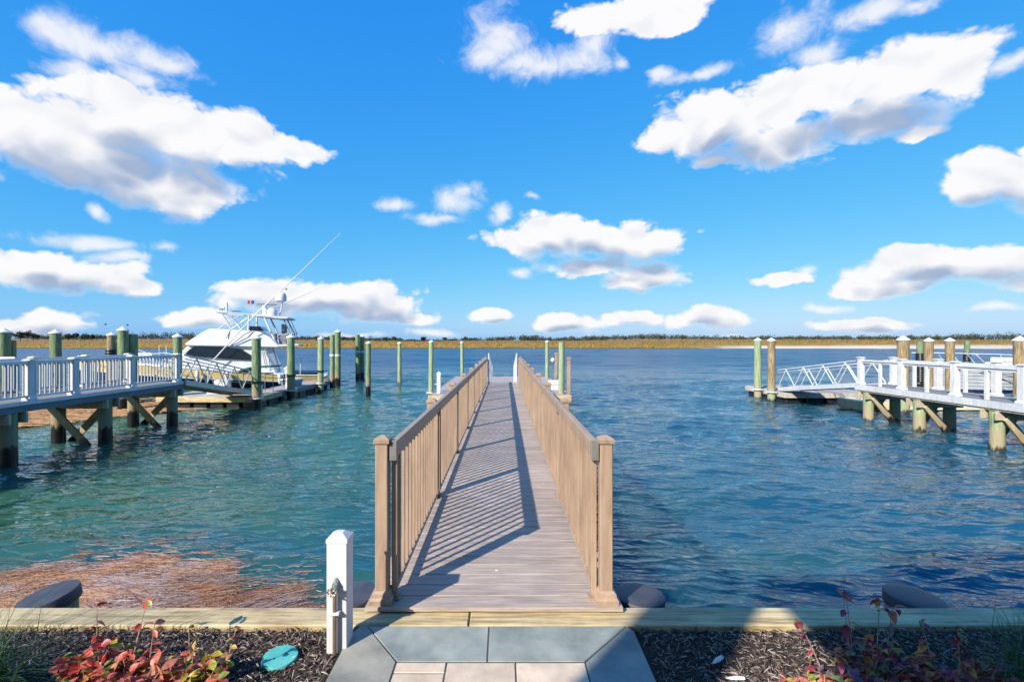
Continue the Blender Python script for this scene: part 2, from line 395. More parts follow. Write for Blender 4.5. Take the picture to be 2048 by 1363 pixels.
m_strawfar = island_mat('far_reed_straw', [(.12,.06,.03),(.34,.18,.085),(.44,.27,.14),(.24,.12,.06)], .8)
m_matbase = MAT('wet_reed_mat', [(.05,.03,.025),(.17,.085,.045),(.30,.20,.15)], .7, 9, (.6, 3, 3), .6, .02)
m_grassb = island_mat('green_blades', [(.02,.07,.025),(.045,.12,.04),(.10,.16,.05),(.05,.13,.07)], .5, .25)
m_marshg = island_mat('marsh_blades', [(.20,.13,.025),(.28,.17,.03),(.11,.13,.03),(.25,.095,.035)], .9)
m_marshb = island_mat('brush_blades', [(.17,.09,.045),(.23,.145,.075),(.14,.11,.05),(.10,.095,.04)], .9)
m_tree = island_mat('tree_leaves', [(.030,.044,.020),(.046,.062,.026),(.070,.076,.034),(.095,.070,.042)], .85, .15)
m_bark = MAT('grey_bark', [(.05,.04,.03),(.10,.085,.07)], .9, 5, (4,4,1), .5)
m_leafL = leaf_mat('autumn_leaf_bright', [(.0,.55,.045,.05),(.22,.66,.08,.05),(.42,.62,.17,.11),(.58,.55,.09,.09),(.70,.60,.33,.04),(.82,.38,.42,.05),(.92,.16,.28,.05),(1.0,.34,.06,.10)])
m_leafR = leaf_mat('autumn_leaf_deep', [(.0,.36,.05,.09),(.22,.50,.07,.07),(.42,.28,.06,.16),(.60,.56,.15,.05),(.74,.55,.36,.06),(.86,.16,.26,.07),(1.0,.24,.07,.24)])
m_leafC = leaf_mat('autumn_leaf_coral', [(.0,.60,.16,.10),(.25,.66,.26,.16),(.45,.58,.10,.10),(.62,.64,.36,.24),(.78,.50,.30,.06),(.9,.46,.09,.14),(1.0,.26,.30,.06)])
m_leafY = leaf_mat('autumn_leaf_yellow', [(.0,.55,.07,.06),(.2,.66,.20,.13),(.38,.62,.32,.22),(.52,.62,.40,.05),(.68,.42,.46,.06),(.84,.22,.34,.05),(1.0,.50,.10,.14)])
m_stem = MAT('twig', [(.34,.20,.14),(.50,.36,.28)], .7, 20)

# ------------------------------------------------------------------ water with real wind chop
WV = []
for i in range(60):
    lam = .24*(7.0/.24)**(i/59.)*R.uniform(.92, 1.08); k = 2*math.pi/lam
    th = rad(R.choice((-66, -108)) + R.gauss(0, 17)); st = (.045 if lam < .42 else .066) if lam < 1.2 else .016
    st *= R.uniform(.6, 1.3)
    WV.append((k*math.cos(th), k*math.sin(th), st/k, R.uniform(0, 6.28), lam, math.cos(th), math.sin(th)))
def waves(x, y, sp=None):
    z = np.zeros_like(x); dx = np.zeros_like(x); dy = np.zeros_like(x)
    gust = .75+.35*np.sin(x*.11+y*.07+1.0)*np.sin(x*.05-y*.13) + .12*np.sin(x*.5+.8*y)
    for kx, ky, a, ph, lam, c, s in WV:
        w = 1.0 if sp is None else np.clip((lam/sp-2.2)/2.5, 0, 1)
        t = kx*x+ky*y+ph
        z = z+a*w*gust*np.sin(t); q = .85*a*w*gust*np.cos(t)
        dx = dx+c*q; dy = dy+s*q
    return dx, dy, z
def wz(x, y): return float(waves(np.array([x]), np.array([y]))[2][0])
nr, nc = 560, 640
ys = np.concatenate([2.86*(185/2.86)**np.linspace(0, 1, nr), [260., 420.]])
uu = np.linspace(-1, 1, nc)
xg = np.concatenate([[-3200., -900.], uu, [900., 3200.]])
YY = np.repeat(ys[:, None], nc+4, 1); half = 1.22*YY+5.0
XX = np.empty_like(YY); XX[:, 2:-2] = uu[None, :]*half[:, 2:-2]
for j, sc in ((0, -1), (1, -1), (-2, 1), (-1, 1)): XX[:, j] = sc*(3200 if j in (0, -1) else 700)
sp = np.maximum(half*2/nc, YY*.0075)
dx, dy, dz = waves(XX, YY, sp)
edge = np.ones_like(YY); edge[:, :3] = 0; edge[:, -3:] = 0; edge[-3:, :] = 0
nearw = np.clip((YY-2.86)/.3, 0, 1)
V = np.stack([XX+dx*edge*nearw, YY+dy*edge*nearw, dz*edge], -1).reshape(-1, 3)
ncc = nc+4; idx = np.arange(YY.size).reshape(YY.shape)
Fq = np.stack([idx[:-1, :-1], idx[:-1, 1:], idx[1:, 1:], idx[1:, :-1]], -1).reshape(-1, 4)
me = np_mesh('water', V, Fq); me.polygons.foreach_set('use_smooth', [True]*len(me.polygons))
def water_mat():
    m, nt, b = new_mat('bay_water')
    g = nt.nodes.new('ShaderNodeNewGeometry'); pos = g.outputs['Position']
    rot = nt.nodes.new('ShaderNodeVectorRotate'); rot.rotation_type = 'Z_AXIS'; rot.inputs['Angle'].default_value = .30
    nt.links.new(pos, rot.inputs['Vector'])
    v1 = nvec(nt, 'MULTIPLY', rot.outputs[0], (.42, 1.3, 1.0))
    v2 = nvec(nt, 'MULTIPLY', pos, (.45, 1.25, 1.0))
    def ridge(v, sc, det, di):
        n = nnoise(nt, v, sc, det, .58, di)
        return nmath(nt, 'SUBTRACT', 1.0, nmath(nt, 'ABSOLUTE', nmath(nt, 'MULTIPLY_ADD', n, 2.4, -1.2)))
    n2 = nnoise(nt, v1, 1.4, 4, .6, .4)
    r1, r2, r3 = ridge(v1, 5.8, 1.5, .15), ridge(v2, 2.6, 1.5, .15), ridge(v1, .8, 2, .15)
    h = nmath(nt, 'ADD', nmath(nt, 'MULTIPLY', r1, .016), nmath(nt, 'MULTIPLY', r2, .050))
    h = nmath(nt, 'ADD', h, nmath(nt, 'MULTIPLY', r3, .04))
    wind = nnoise(nt, nvec(nt, 'MULTIPLY', pos, (.09, .22, 0)), 1.0, 3, .6, .3)      # ruffled and calmer patches
    h = nmath(nt, 'MULTIPLY', h, nsmooth(nt, wind, .34, .64, .55, 1.35))
    bumpn(nt, b, h, .85, 1.0)
    turb = nnoise(nt, nvec(nt, 'MULTIPLY', pos, (.10, .16, 0)), 1.0, 5, .6, .5)
    y = nsep(nt, pos)[1]
    px_ = nsep(nt, pos)[0]     # murkier and greener towards the wrack, clearer and bluer the other way
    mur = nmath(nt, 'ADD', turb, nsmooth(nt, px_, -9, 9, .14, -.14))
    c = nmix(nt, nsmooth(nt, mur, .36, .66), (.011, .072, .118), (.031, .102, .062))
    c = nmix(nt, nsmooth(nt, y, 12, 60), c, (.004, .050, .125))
    b.inputs['Subsurface Weight'].default_value = 1.0; b.inputs['Subsurface Radius'].default_value = (.25, .6, .55); b.inputs['Subsurface Scale'].default_value = 1.0
    b.subsurface_method = 'BURLEY'
    nt.links.new(c, b.inputs['Base Color'])
    nt.links.new(nsmooth(nt, y, 10, 70, .04, .24), b.inputs['Roughness'])
    b.inputs['IOR'].default_value = 1.333
    nt.links.new(nsmooth(nt, y, 8, 55, .80, .11), b.inputs['Specular IOR Level'])   # unresolved wave slopes mirror less at grazing angles
    return m
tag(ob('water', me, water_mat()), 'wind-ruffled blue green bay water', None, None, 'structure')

# ------------------------------------------------------------------ far shore
def shore_y(x): return 163+3.0*np.sin(x*.021)+1.8*np.sin(x*.067+1)+5.*np.exp(-((x+40)/60.)**2)
def land_z(x, t):          # t metres behind the water's edge
    beach = np.clip((x-62)/30., 0, 1)
    z = -.35+.9*np.clip(t/5, 0, 1)+.25*np.clip(t/60, 0, 1)
    hi = 2.9+1.3*np.clip((-x-60)/120, 0, 1)+.3*np.sin(x*.013)+.25*np.sin(x*.047+2)
    z = z+(hi-.8)*np.clip((t-60)/200, 0, 1)**1.2
    z = z+beach*(.5*np.clip(t/18, 0, 1)+.5*np.clip((t-14)/10, 0, 1)*np.abs(np.sin(x*.11)+.5*np.sin(x*.29+1)))
    return z
xs = np.concatenate([np.linspace(-2600, -420, 40)[:-1], np.linspace(-420, 420, 421), np.linspace(420, 2600, 40)[1:]])
ts = np.concatenate([np.linspace(-4, 30, 35), np.linspace(32, 110, 30), np.linspace(115, 400, 40), [600, 1200, 2500]])
X2, T2 = np.meshgrid(xs, ts); Y2 = shore_y(X2)+T2
Z2 = land_z(X2, T2)+NR.normal(0, 1, X2.shape)*np.clip(T2/40, 0, 1)*.12
idx = np.arange(X2.size).reshape(X2.shape)
me = np_mesh('marsh', np.stack([X2, Y2, Z2], -1).reshape(-1, 3), np.stack([idx[:-1, :-1], idx[:-1, 1:], idx[1:, 1:], idx[1:, :-1]], -1).reshape(-1, 4))
def marsh_mat():
    m, nt, b = new_mat('marsh_ground')
    g = nt.nodes.new('ShaderNodeNewGeometry'); pos = g.outputs['Position']
    x, y, z = nsep(nt, pos)
    n = nnoise(nt, nvec(nt, 'MULTIPLY', pos, (.02, .06, .1)), 1.0, 7, .65)
    n2 = nnoise(nt, nvec(nt, 'MULTIPLY', pos, (.12, .3, .3)), 1.0, 5, .65)
    gold = ramp(nt, nsmooth(nt, n2, .3, .7), [(.12,.11,.022),(.27,.165,.028),(.31,.20,.04)])
    brown = ramp(nt, nsmooth(nt, n, .3, .7), [(.15,.09,.045),(.24,.155,.08),(.15,.13,.06)])
    yy = nmath(nt, 'ADD', y, nmath(nt, 'MULTIPLY', nmath(nt, 'SUBTRACT', n, .5), 90))
    c = nmix(nt, nsmooth(nt, yy, 205, 255), gold, brown)
    sx = nmath(nt, 'ADD', x, nmath(nt, 'MULTIPLY', nmath(nt, 'SUBTRACT', n2, .5), 30))
    sy = nmath(nt, 'ADD', y, nmath(nt, 'MULTIPLY', nmath(nt, 'SUBTRACT', n2, .5), 26))
    sand = nmath(nt, 'MULTIPLY', nsmooth(nt, sx, 66, 88), nsmooth(nt, sy, 181, 174))
    c = nmix(nt, sand, c, nmix(nt, n2, (.46, .37, .28), (.60, .51, .42)))
    c = nmix(nt, nmath(nt, 'MULTIPLY', nsmooth(nt, z, .42, .12), nsmooth(nt, sx, 72, 60)), c, (.05, .055, .02))
    nt.links.new(c, b.inputs['Base Color']); b.inputs['Roughness'].default_value = .95
    bumpn(nt, b, n2, .6, .6)
    return m
tag(ob('marsh', me, marsh_mat()), 'golden brown salt marsh across the water', None, None, 'structure')
# reeds standing on the marsh
n = 26000
x = NR.uniform(-330, 330, n); t = 2+NR.random(n)**1.3*200
ok = ~((x > 66) & (t < 26+NR.uniform(-6, 6, n))); x, t = x[ok], t[ok]; n = len(x)
y = shore_y(x)+t; z = land_z(x, t)-.1; hgt = NR.uniform(.5, 1.15, n)*(1-.35*(t < 8)); wdt = NR.uniform(.35, .9, n); a = NR.uniform(-.6, .6, n)
ca, sa = np.cos(a)*wdt/2, np.sin(a)*wdt/2; ln = NR.normal(0, .2, n)
Vb = np.stack([np.stack([x-ca, y-sa, z], -1), np.stack([x+ca, y+sa, z], -1), np.stack([x+ln+ca*.5, y, z+hgt], -1), np.stack([x+ln-ca*.5, y+.1, z+hgt*.85], -1)], 1).reshape(-1, 3)
fr = np.arange(n*4).reshape(-1, 4); gold = t+NR.normal(0, 14, n) < 52
for nm, sel, mt, lb in (('marsh_reeds', gold, m_marshg, 'golden reeds along the water edge of the far marsh'), ('marsh_brush', ~gold, m_marshb, 'rust brown brush on the higher far marsh')):
    Vs = Vb.reshape(-1, 4, 3)[sel].reshape(-1, 3)
    tag(ob(nm, np_mesh(nm, Vs, np.arange(len(Vs)).reshape(-1, 4)), mt), lb, 'reeds', None, 'stuff')
def leaf_cloud(centers, radii, per, size):
    P = []
    for (cx_, cy_, cz_), (rx, ry, rz) in zip(centers, radii):
        d = NR.normal(0, 1, (per, 3)); d /= np.linalg.norm(d, axis=1)[:, None]
        rr = NR.random(per)[:, None]**.45
        P.append(np.array([cx_, cy_, cz_])+d*rr*np.array([rx, ry, rz]))
    P = np.concatenate(P); n = len(P)
    a = NR.normal(0, 1, (n, 3)); b = NR.normal(0, 1, (n, 3))
    a /= np.linalg.norm(a, axis=1)[:, None]; b -= a*(a*b).sum(1)[:, None]; b /= np.linalg.norm(b, axis=1)[:, None]
    s = size*NR.uniform(.6, 1.4, n)[:, None]
    V = np.stack([P-a*s-b*s*.6, P+a*s-b*s*.5, P+a*s*.3+b*s*.8, P-a*s*.6+b*s*.6], 1).reshape(-1, 3)
    return V, np.arange(n*4).reshape(-1, 4)
C, Rr = [], []
for i in range(2100):
    xx = R.uniform(-900, 900); tt = R.uniform(215, 330); yy = float(shore_y(np.float64(xx)))+tt
    g = math.sin(xx*.017)+.7*math.sin(xx*.043+1.3)+.5*math.sin(xx*.11)
    hh = max(1.0, 2.6+1.15*g+R.gauss(0, .7))+(1.2 if xx > 190 else 0)+(1.0 if xx < -200 else 0)
    zz = float(land_z(np.float64(xx), np.float64(tt)))
    C.append((xx, yy, zz+hh*.45)); Rr.append((R.uniform(2.0, 4.6), 2.5, hh*.62))
Vt, Ft = leaf_cloud(C, Rr, 60, .40)
tag(ob('distant_scrub', np_mesh('distant_scrub', Vt, Ft), m_tree), 'dark green scrub along the far marsh skyline', 'scrub', None, 'stuff')
def far_tree(xx, tt, hh, label, group=None):
    yy = float(shore_y(np.float64(xx)))+tt; zz = float(land_z(np.float64(xx), np.float64(tt)))-.1
    tr = thing('shore_tree', label, 'tree', (xx, yy, zz), 0, group)
    b = MB(); b.tube([(0,0,0),(R.uniform(-.3,.3),0,hh*.4),(R.uniform(-.6,.6),0,hh*.75)], [.22,.16,.06], 7)
    for k in range(4):
        a = R.uniform(0, 6.28); b.tube([(0,0,hh*(.3+.08*k)),(math.cos(a)*hh*.25,math.sin(a)*hh*.25,hh*(.5+.1*k))], [.1,.03], 5)
    b.build('trunk', m_bark, tr)
    cs, rs = [], []
    for k in range(9):
        a = R.uniform(0, 6.28); q = R.uniform(0, .36)*hh
        cs.append((math.cos(a)*q*1.3, math.sin(a)*q, hh*R.uniform(.48, .86))); r0 = hh*R.uniform(.13, .24); rs.append((r0*1.35, r0, r0*.85))
    v, f = leaf_cloud(cs, rs, 55, .42)
    ob('crown', np_mesh('crown', v, f), m_tree, tr)
for (px, top, wname) in ((28, 664, 'a'), (48, 663, 'a'), (64, 662, 'a'), (75, 666, 'a'), (135, 667, 'b'), (148, 665, 'b'), (162, 668, 'b'), (180, 669, 'b')):
    tt = R.uniform(150, 175); Yd = 163+tt; X_ = (px-CX)*Yd/F; g0 = float(land_z(np.float64(X_), np.float64(tt)))
    far_tree(X_, tt, (H+(CY-top)*Yd/F)-g0+.3, 'dark rounded shore tree in the tall clump at the end of the far marsh' if wname == 'a' else 'low spreading shore tree behind the capped pile near the white railing', 'shore trees in the tall clump' if wname == 'a' else 'spreading shore trees behind the railing')
for px, top in ((690,674),(770,674),(788,673),(845,674),(890,675),(930,673.5),(1005,675),(1070,676),(1180,676),(1290,676),(1680,674),(1720,675),(1760,675.5),(1880,674),(1975,674)):
    tt = R.uniform(200, 240); Yd = 163+tt; X_ = (px-CX)*Yd/F; g0 = float(land_z(np.float64(X_), np.float64(tt)))
    far_tree(X_, tt, max(2.6, (H+(CY-top)*Yd/F)-g0+.2), 'small dark shore tree standing out of the far scrub line', 'small shore trees along the far scrub line')

# ------------------------------------------------------------------ ground, bulkhead, path
GZ = .985
b = MB(); b.box(-60, 60, -45, 2.70, -1.2, GZ); tag(b.build('ground', m_soil), 'bare garden soil behind the bulkhead', None, None, 'structure')
b = MB(); b.box(-60, 60, -45, .6, GZ, GZ+.02); tag(b.build('lawn', m_lawn), 'lawn behind the planting bed', None, None, 'structure')
bk = thing('bulkhead', 'timber bulkhead with pale plank cap along the water', 'bulkhead', (0, 0, 0))
b = MB(); b.box(-60, 60, 2.74, 2.86, -1.2, .955); b.build('sheet_wall', m_dark_t, bk)
caps = [(-60,-9.6),(-9.58,-4.9),(-4.89,-.205),(-.197,4.4),(4.41,9.2),(9.22,60)]
for x0, x1 in caps:
    b = MB(); b.box(x0, x1, 2.713, 2.895, .957, 1.012); o = b.build('cap_board', m_timber, bk, bevel=.006)
# bark mulch
n = 30000
x = NR.uniform(-3.4, 3.4, n); y = NR.uniform(1.75, 2.705, n)
ok = ~((x > -.86) & (x < .74)) ; x, y = x[ok], y[ok]; n = len(x)
L = NR.uniform(.006, .024, n); w = NR.uniform(.0010, .0032, n); a = NR.uniform(0, 6.28, n); tilt = NR.normal(0, .32, n)
z = GZ+NR.uniform(.0, .016, n)+.006*np.sin(x*9)*np.sin(y*13)
d = np.stack([np.cos(a)*np.cos(tilt), np.sin(a)*np.cos(tilt), np.sin(tilt)], -1); s_ = np.stack([-np.sin(a), np.cos(a), NR.normal(0, .3, n)], -1)*w[:, None]
P = np.stack([x, y, z], -1); up = np.array([0, 0, 1.])*w[:, None]*1.1; dl = d*L[:, None]
bend = np.array([0, 0, 1.])*NR.uniform(0, .004, n)[:, None]
Vc = np.stack([P-dl-s_, P-dl+s_, P-dl+up, P-s_*1.3+bend, P+s_*1.3+bend, P+up*1.5+bend, P+dl-s_*.6, P+dl+s_*.6, P+dl+up*.6], 1).reshape(-1, 3)
base = (np.arange(n)*9)[:, None, None]
ff = np.array([[0,3,4,1],[1,4,5,2],[2,5,3,0],[3,6,7,4],[4,7,8,5],[5,8,6,3]])[None]+base
tag(ob('bark_mulch', np_mesh('bark_mulch', Vc, ff.reshape(-1, 4)), m_chip), 'shredded dark brown bark mulch in the planting bed', 'mulch', None, 'stuff')
path = MB(); path.box(-.838, .712, -3.0, 2.708, GZ+.021, GZ+.0225)
pth = tag(path.build('garden_path', m_joint), 'bluestone bordered path leading to the boardwalk', None, None, 'structure')
def paver(poly, mat):
    cxp = sum(p[0] for p in poly)/len(poly); cyp = sum(p[1] for p in poly)/len(poly)
    n = len(poly); b = MB()
    b.add([(p[0]-cxp, p[1]-cyp, 0) for p in poly]+[(p[0]-cxp, p[1]-cyp, .0) for p in poly], [])
    b.v = [(v[0], v[1], -.055) for v in b.v[:n]]+[(v[0], v[1], 0) for v in b.v[n:]]
    b.f = [tuple(range(n))[::-1], tuple(range(n, 2*n))]+[(i, (i+1) % n, n+(i+1) % n, n+i) for i in range(n)]
    o = b.build('paver', mat, pth, bevel=.003); o.location = (cxp, cyp, 1.012+R.uniform(-.001, .001)); return o
g = .0035
yb, yi = 2.706, 2.405; xl, xr, xli, xri = -.835, .709, -.535, .400
xm = -.085
paver([(xli+g, yi+g), (xm-g, yi+g), (xm-g, yb), (xl+.07+g, yb)], m_blue_st)
paver([(xm+g, yi+g), (xri-g, yi+g), (xr-.03-g, yb), (xm+g, yb)], m_blue_st)
paver([(xl, 2.62), (xl, 1.80), (xli-g, 1.80), (xli-g, yi-g*.5), (xl+.07-g, yb), (xl+.03, yb)], m_tan_st)
paver([(xr, 2.66), (xr-.03+g, yb), (xri+g, yi-g*.5), (xri+g, 1.80), (xr, 1.80)], m_blue_st)
for k in range(5):
    paver([(xl, 1.80-.61*(k+1)+g), (xli-g, 1.80-.61*(k+1)+g), (xli-g, 1.80-.61*k-g), (xl, 1.80-.61*k-g)], m_tan_st)
    paver([(xri+g, 1.80-.61*(k+1)+g), (xr, 1.80-.61*(k+1)+g), (xr, 1.80-.61*k-g), (xri+g, 1.80-.61*k-g)], m_blue_st)
yy = yi-g
for r in range(17):
    big = .285; y1 = yy-r*big
    xa, xb_, xc, xd = xli+g, -.285, .055, xri-g
    if r % 2: xb_, xc = -.205, .13
    if r % 2 == 0:
        paver([(xa, y1-.075), (xb_-g, y1-.075), (xb_-g, y1-g), (xa, y1-g)], m_cream_st)
        paver([(xa, y1-big+g), (xb_-g, y1-big+g), (xb_-g, y1-.075-2*g), (xa, y1-.075-2*g)], m_cream_st)
    else: paver([(xa, y1-big+g), (xb_-g, y1-big+g), (xb_-g, y1-g), (xa, y1-g)], m_cream_st)
    paver([(xb_+g, y1-big+g), (xc-g, y1-big+g), (xc-g, y1-g), (xb_+g, y1-g)], m_cream_st)
    paver([(xc+g, y1-big+g), (xd, y1-big+g), (xd, y1-g), (xc+g, y1-g)], m_cream_st)
# bulkhead piles under black caps
for px, tl, lab in ((87, (.10,-.16), 'black rubber capped bulkhead pile sunk among the floating reeds'), (699, (.06,-.10), 'black capped pile stub behind the white hose post'), (1281, (-.02,.03), 'smooth black capped pile stub beside the boardwalk post'), (1836, (.03,.05), 'shaded dark capped pile stub behind the purple shrub')):
    X_ = (px-CX)*3.06/F
    t = thing('bulkhead_pile', lab, 'pile', (X_, 3.09, 0))
    b = MB(); b.lathe([(.152,-1.2),(.150,.945)], 18); b.build('shaft', m_pileL, t, smooth=40)
    b = MB(); b.lathe([(.158,-.07),(.161,-.010),(.157,.0),(.14,.004),(.09,.007),(.01,.008)], 26)
    c = b.build('cap', m_pcap, t, smooth=50); c.location = (0, 0, (.99 if px > 1500 else 1.0)-.012); c.rotation_euler = (tl[0], tl[1], 0)

# ------------------------------------------------------------------ the boardwalk
bw = thing('boardwalk', 'long tan composite boardwalk with matching post and baluster railings', 'boardwalk', (-.062, 2.824, 1.047))
bw.rotation_euler = (-.0026, 0, 0)
LEN = 15.6; pitch = .1372; npl = int(LEN/pitch)
b = MB(); b.box(-.755, .755, 0, pitch-.006, -.026, 0); plank = b.mesh('plank', bevel=.003)
plank.materials.append(m_deck)
for i in range(npl): ob('plank', plank, None, bw, (R.uniform(-.002, .002), .004+i*pitch, R.uniform(-.0006, .0006)))
for sx in (-.70, 0, .70):
    b = MB(); b.box(sx-.025, sx+.025, .12, LEN-.02, -.25, -.027); b.build('stringer', m_bracet, bw)
b = MB(); b.box(-.757, .757, .02, .045, -.034, -.027); b.build('nosing', m_deck, bw)
for yy in (3.2, 6.3, 9.4, 12.5, 15.3):
    for sx in (-.56, .56):
        b = MB(); b.lathe([(.14,-2.6),(.125,-.42)], 14, (sx, yy, 0)); b.build('pile', m_pileL, bw, smooth=40)
    b = MB(); b.box(-.8, .8, yy-.06, yy+.06, -.42, -.252); b.build('cross_beam', m_bracet, bw)
b = MB(); b.box(-.0375, .0375, -.0375, .0375, 0, .955); post_m = b.mesh('post', bevel=.005); post_m.materials.append(m_rail)
b = MB(); b.loft([[(-x,-x,z),(x,-x,z),(x,x,z),(-x,x,z)] for x, z in ((.046,.945),(.047,.968),(.040,.974),(.012,.990))]); cap_m = b.mesh('post_cap'); cap_m.materials.append(m_rail)
b = MB(); b.loft([[(-x,-x,z),(x,-x,z),(x,x,z),(-x,x,z)] for x, z in ((.066,0),(.066,.028),(.056,.040),(.052,.062),(.040,.075))]); skirt_m = b.mesh('base_skirt'); skirt_m.materials.append(m_rail)
b = MB(); b.box(-.0095, .0095, -.0095, .0095, .075, .865); bal_m = b.mesh('baluster'); bal_m.materials.append(m_rail)
b = MB(); b.box(-.016, .016, -.016, .016, .012, .88); leg_m = b.mesh('support_leg', bevel=.002); leg_m.materials.append(m_rail)
b = MB(); b.box(-.034, .034, -.034, .034, .0, .012); b.box(-.022, .022, -.022, .022, .012, .03); foot_m = b.mesh('foot_plate', bevel=.002); foot_m.materials.append(m_rail)
b = MB(); b.box(-.0235, .0235, -.012, .012, .838, .957); brk_m = b.mesh('rail_bracket', bevel=.003); brk_m.materials.append(m_bracket)
SPN = 1.93
for sx in (-1, 1):
    for i in range(9):
        y = .085+i*SPN
        p = ob('post', post_m, None, bw, (sx*.668, y, 0)); ob('post_cap', cap_m, None, p); ob('base_skirt', skirt_m, None, p)
        lg = ob('support_leg', leg_m, None, bw, (sx*.602, y+.03, 0)); ob('foot_plate', foot_m, None, lg)
        ob('rail_bracket', brk_m, None, bw, (sx*.602, y-.012, .002))
    for i in range(8):
        y0, y1 = .085+i*SPN, .085+(i+1)*SPN
        b = MB(); b.loft([[(sx*.602-.022,y,.915),(sx*.602-.018,y,.862),(sx*.602+.018,y,.862),(sx*.602+.022,y,.915),(sx*.602+.022,y,.950),(sx*.602+.018,y,.955),(sx*.602-.018,y,.955),(sx*.602-.022,y,.950)] for y in (y0+.003, y1-.026)])
        b.build('top_rail', m_rail, bw)
        b = MB(); b.box(sx*.602-.018, sx*.602+.018, y0+.05, y1-.02, .055, .085); b.build('bottom_rail', m_rail, bw, bevel=.003)
        for k in range(15): ob('baluster', bal_m, None, bw, (sx*.602, y0+.03+SPN*(k+1)/16., 0))
# bird droppings on the planks
for i in range(26):
    xx, yy = R.uniform(-.1, .56), R.uniform(.2, 6.5); r = R.uniform(.003, .009)
    b = MB(); n = 7; b.add([(xx+math.cos(k*.9)*r*R.uniform(.6, 1.3)*1.6, yy+math.sin(k*.9)*r*R.uniform(.6, 1.2), .0022) for k in range(n)], [tuple(range(n))])
    b.build('dropping', m_shell, bw)
# gangway from its end down to the float
gw = thing('gangway', 'white aluminium gangway dropping from boardwalk end to the float', 'gangway', (-.072, 0, 0))
A, Bq = Vector((0, 18.47, 1.0)), Vector((0, 23.4, .49))
b = MB(); b.bar(A, Bq, 1.02, .06); b.build('tread', m_floatdeck, gw)
for sx in (-.53, .53):
    b = MB(); o_ = Vector((sx, 0, 0)); u = Vector((0, 0, 1))
    b.tube([A+o_+u*.05, A+o_+u*1.12, Bq+o_+u*.95, Bq+o_+u*.05], .022, 8); b.bar(A+o_, Bq+o_, .05, .16)
    b.tube([A+o_+u*.55, Bq+o_+u*.5], .016, 6)
    b.build('handrail', m_aluw, gw)
    b = MB()
    for k in range(1, 12):
        p = A.lerp(Bq, k/12.)+o_; b.tube([p, p+u*(1.10-.16*k/12.)], .013, 6)
    b.build('stanchion', m_aluw, gw)
# ------------------------------------------------------------------ floats
def floating_dock(name, label, x0, x1, y0, y1, zt, mdeck, mside, mfloat, boards=0, thick=.20, nfl=(4, 3)):
    t = thing(name, label, 'dock', (0, 0, 0))
    b = MB(); b.box(x0, x1, y0, y1, zt-.05, zt); b.build('deck', mdeck, t, bevel=.01)
    for (xa, xb, ya, yb_) in ((x0-.03, x1+.03, y0-.05, y0-.003), (x0-.03, x1+.03, y1+.003, y1+.05), (x0-.05, x0-.003, y0, y1), (x1+.003, x1+.05, y0, y1)):
        b = MB(); b.box(xa, xb, ya, yb_, zt-thick, zt+.012); b.build('rim_board', mside, t, bevel=.008)
    nx, ny = nfl
    for i in range(nx):
        for j in range(ny):
            if 0 < i < nx-1 and 0 < j < ny-1: continue
            w_, h_ = (x1-x0)/nx, (y1-y0)/ny
            b = MB(); b.box(x0+w_*(i+.08), x0+w_*(i+.92), y0+h_*(j+.08), y0+h_*(j+.92), -.25, zt-thick*.85); b.build('float_drum', mfloat, t, bevel=.03)
    return t
d0 = floating_dock('floating_dock', 'wide floating dock below the gangway at the boardwalk end', -2.98, 2.62, 19.2, 29.4, .42, m_floatdeck, m_timber, m_blackp, nfl=(4, 6))
d1 = floating_dock('floating_dock', 'narrow floating finger dock alongside the sportfishing yacht', -11.0, -9.72, 21.2, 26.8, .40, m_floatdeck, m_greyd, m_blackp, nfl=(2, 6))
d2 = floating_dock('floating_dock', 'weathered timber float under the landing of the grey gangway', -13.6, -9.72, 19.0, 21.1, .40, m_floatgrey, m_timber, m_blackp, nfl=(6, 2))
d3 = floating_dock('floating_dock', 'weathered float with brown deck between the two tall brown piles', 11.75, 15.2, 20.25, 23.6, .42, m_floatdeck, m_floatgrey, m_blackp, nfl=(4, 3))
d4 = floating_dock('floating_dock', 'cream plastic modular float behind the white-railed pier', 13.15, 19.6, 17.9, 19.1, .36, m_cream, m_cream, m_cream, nfl=(9, 2), thick=.3)

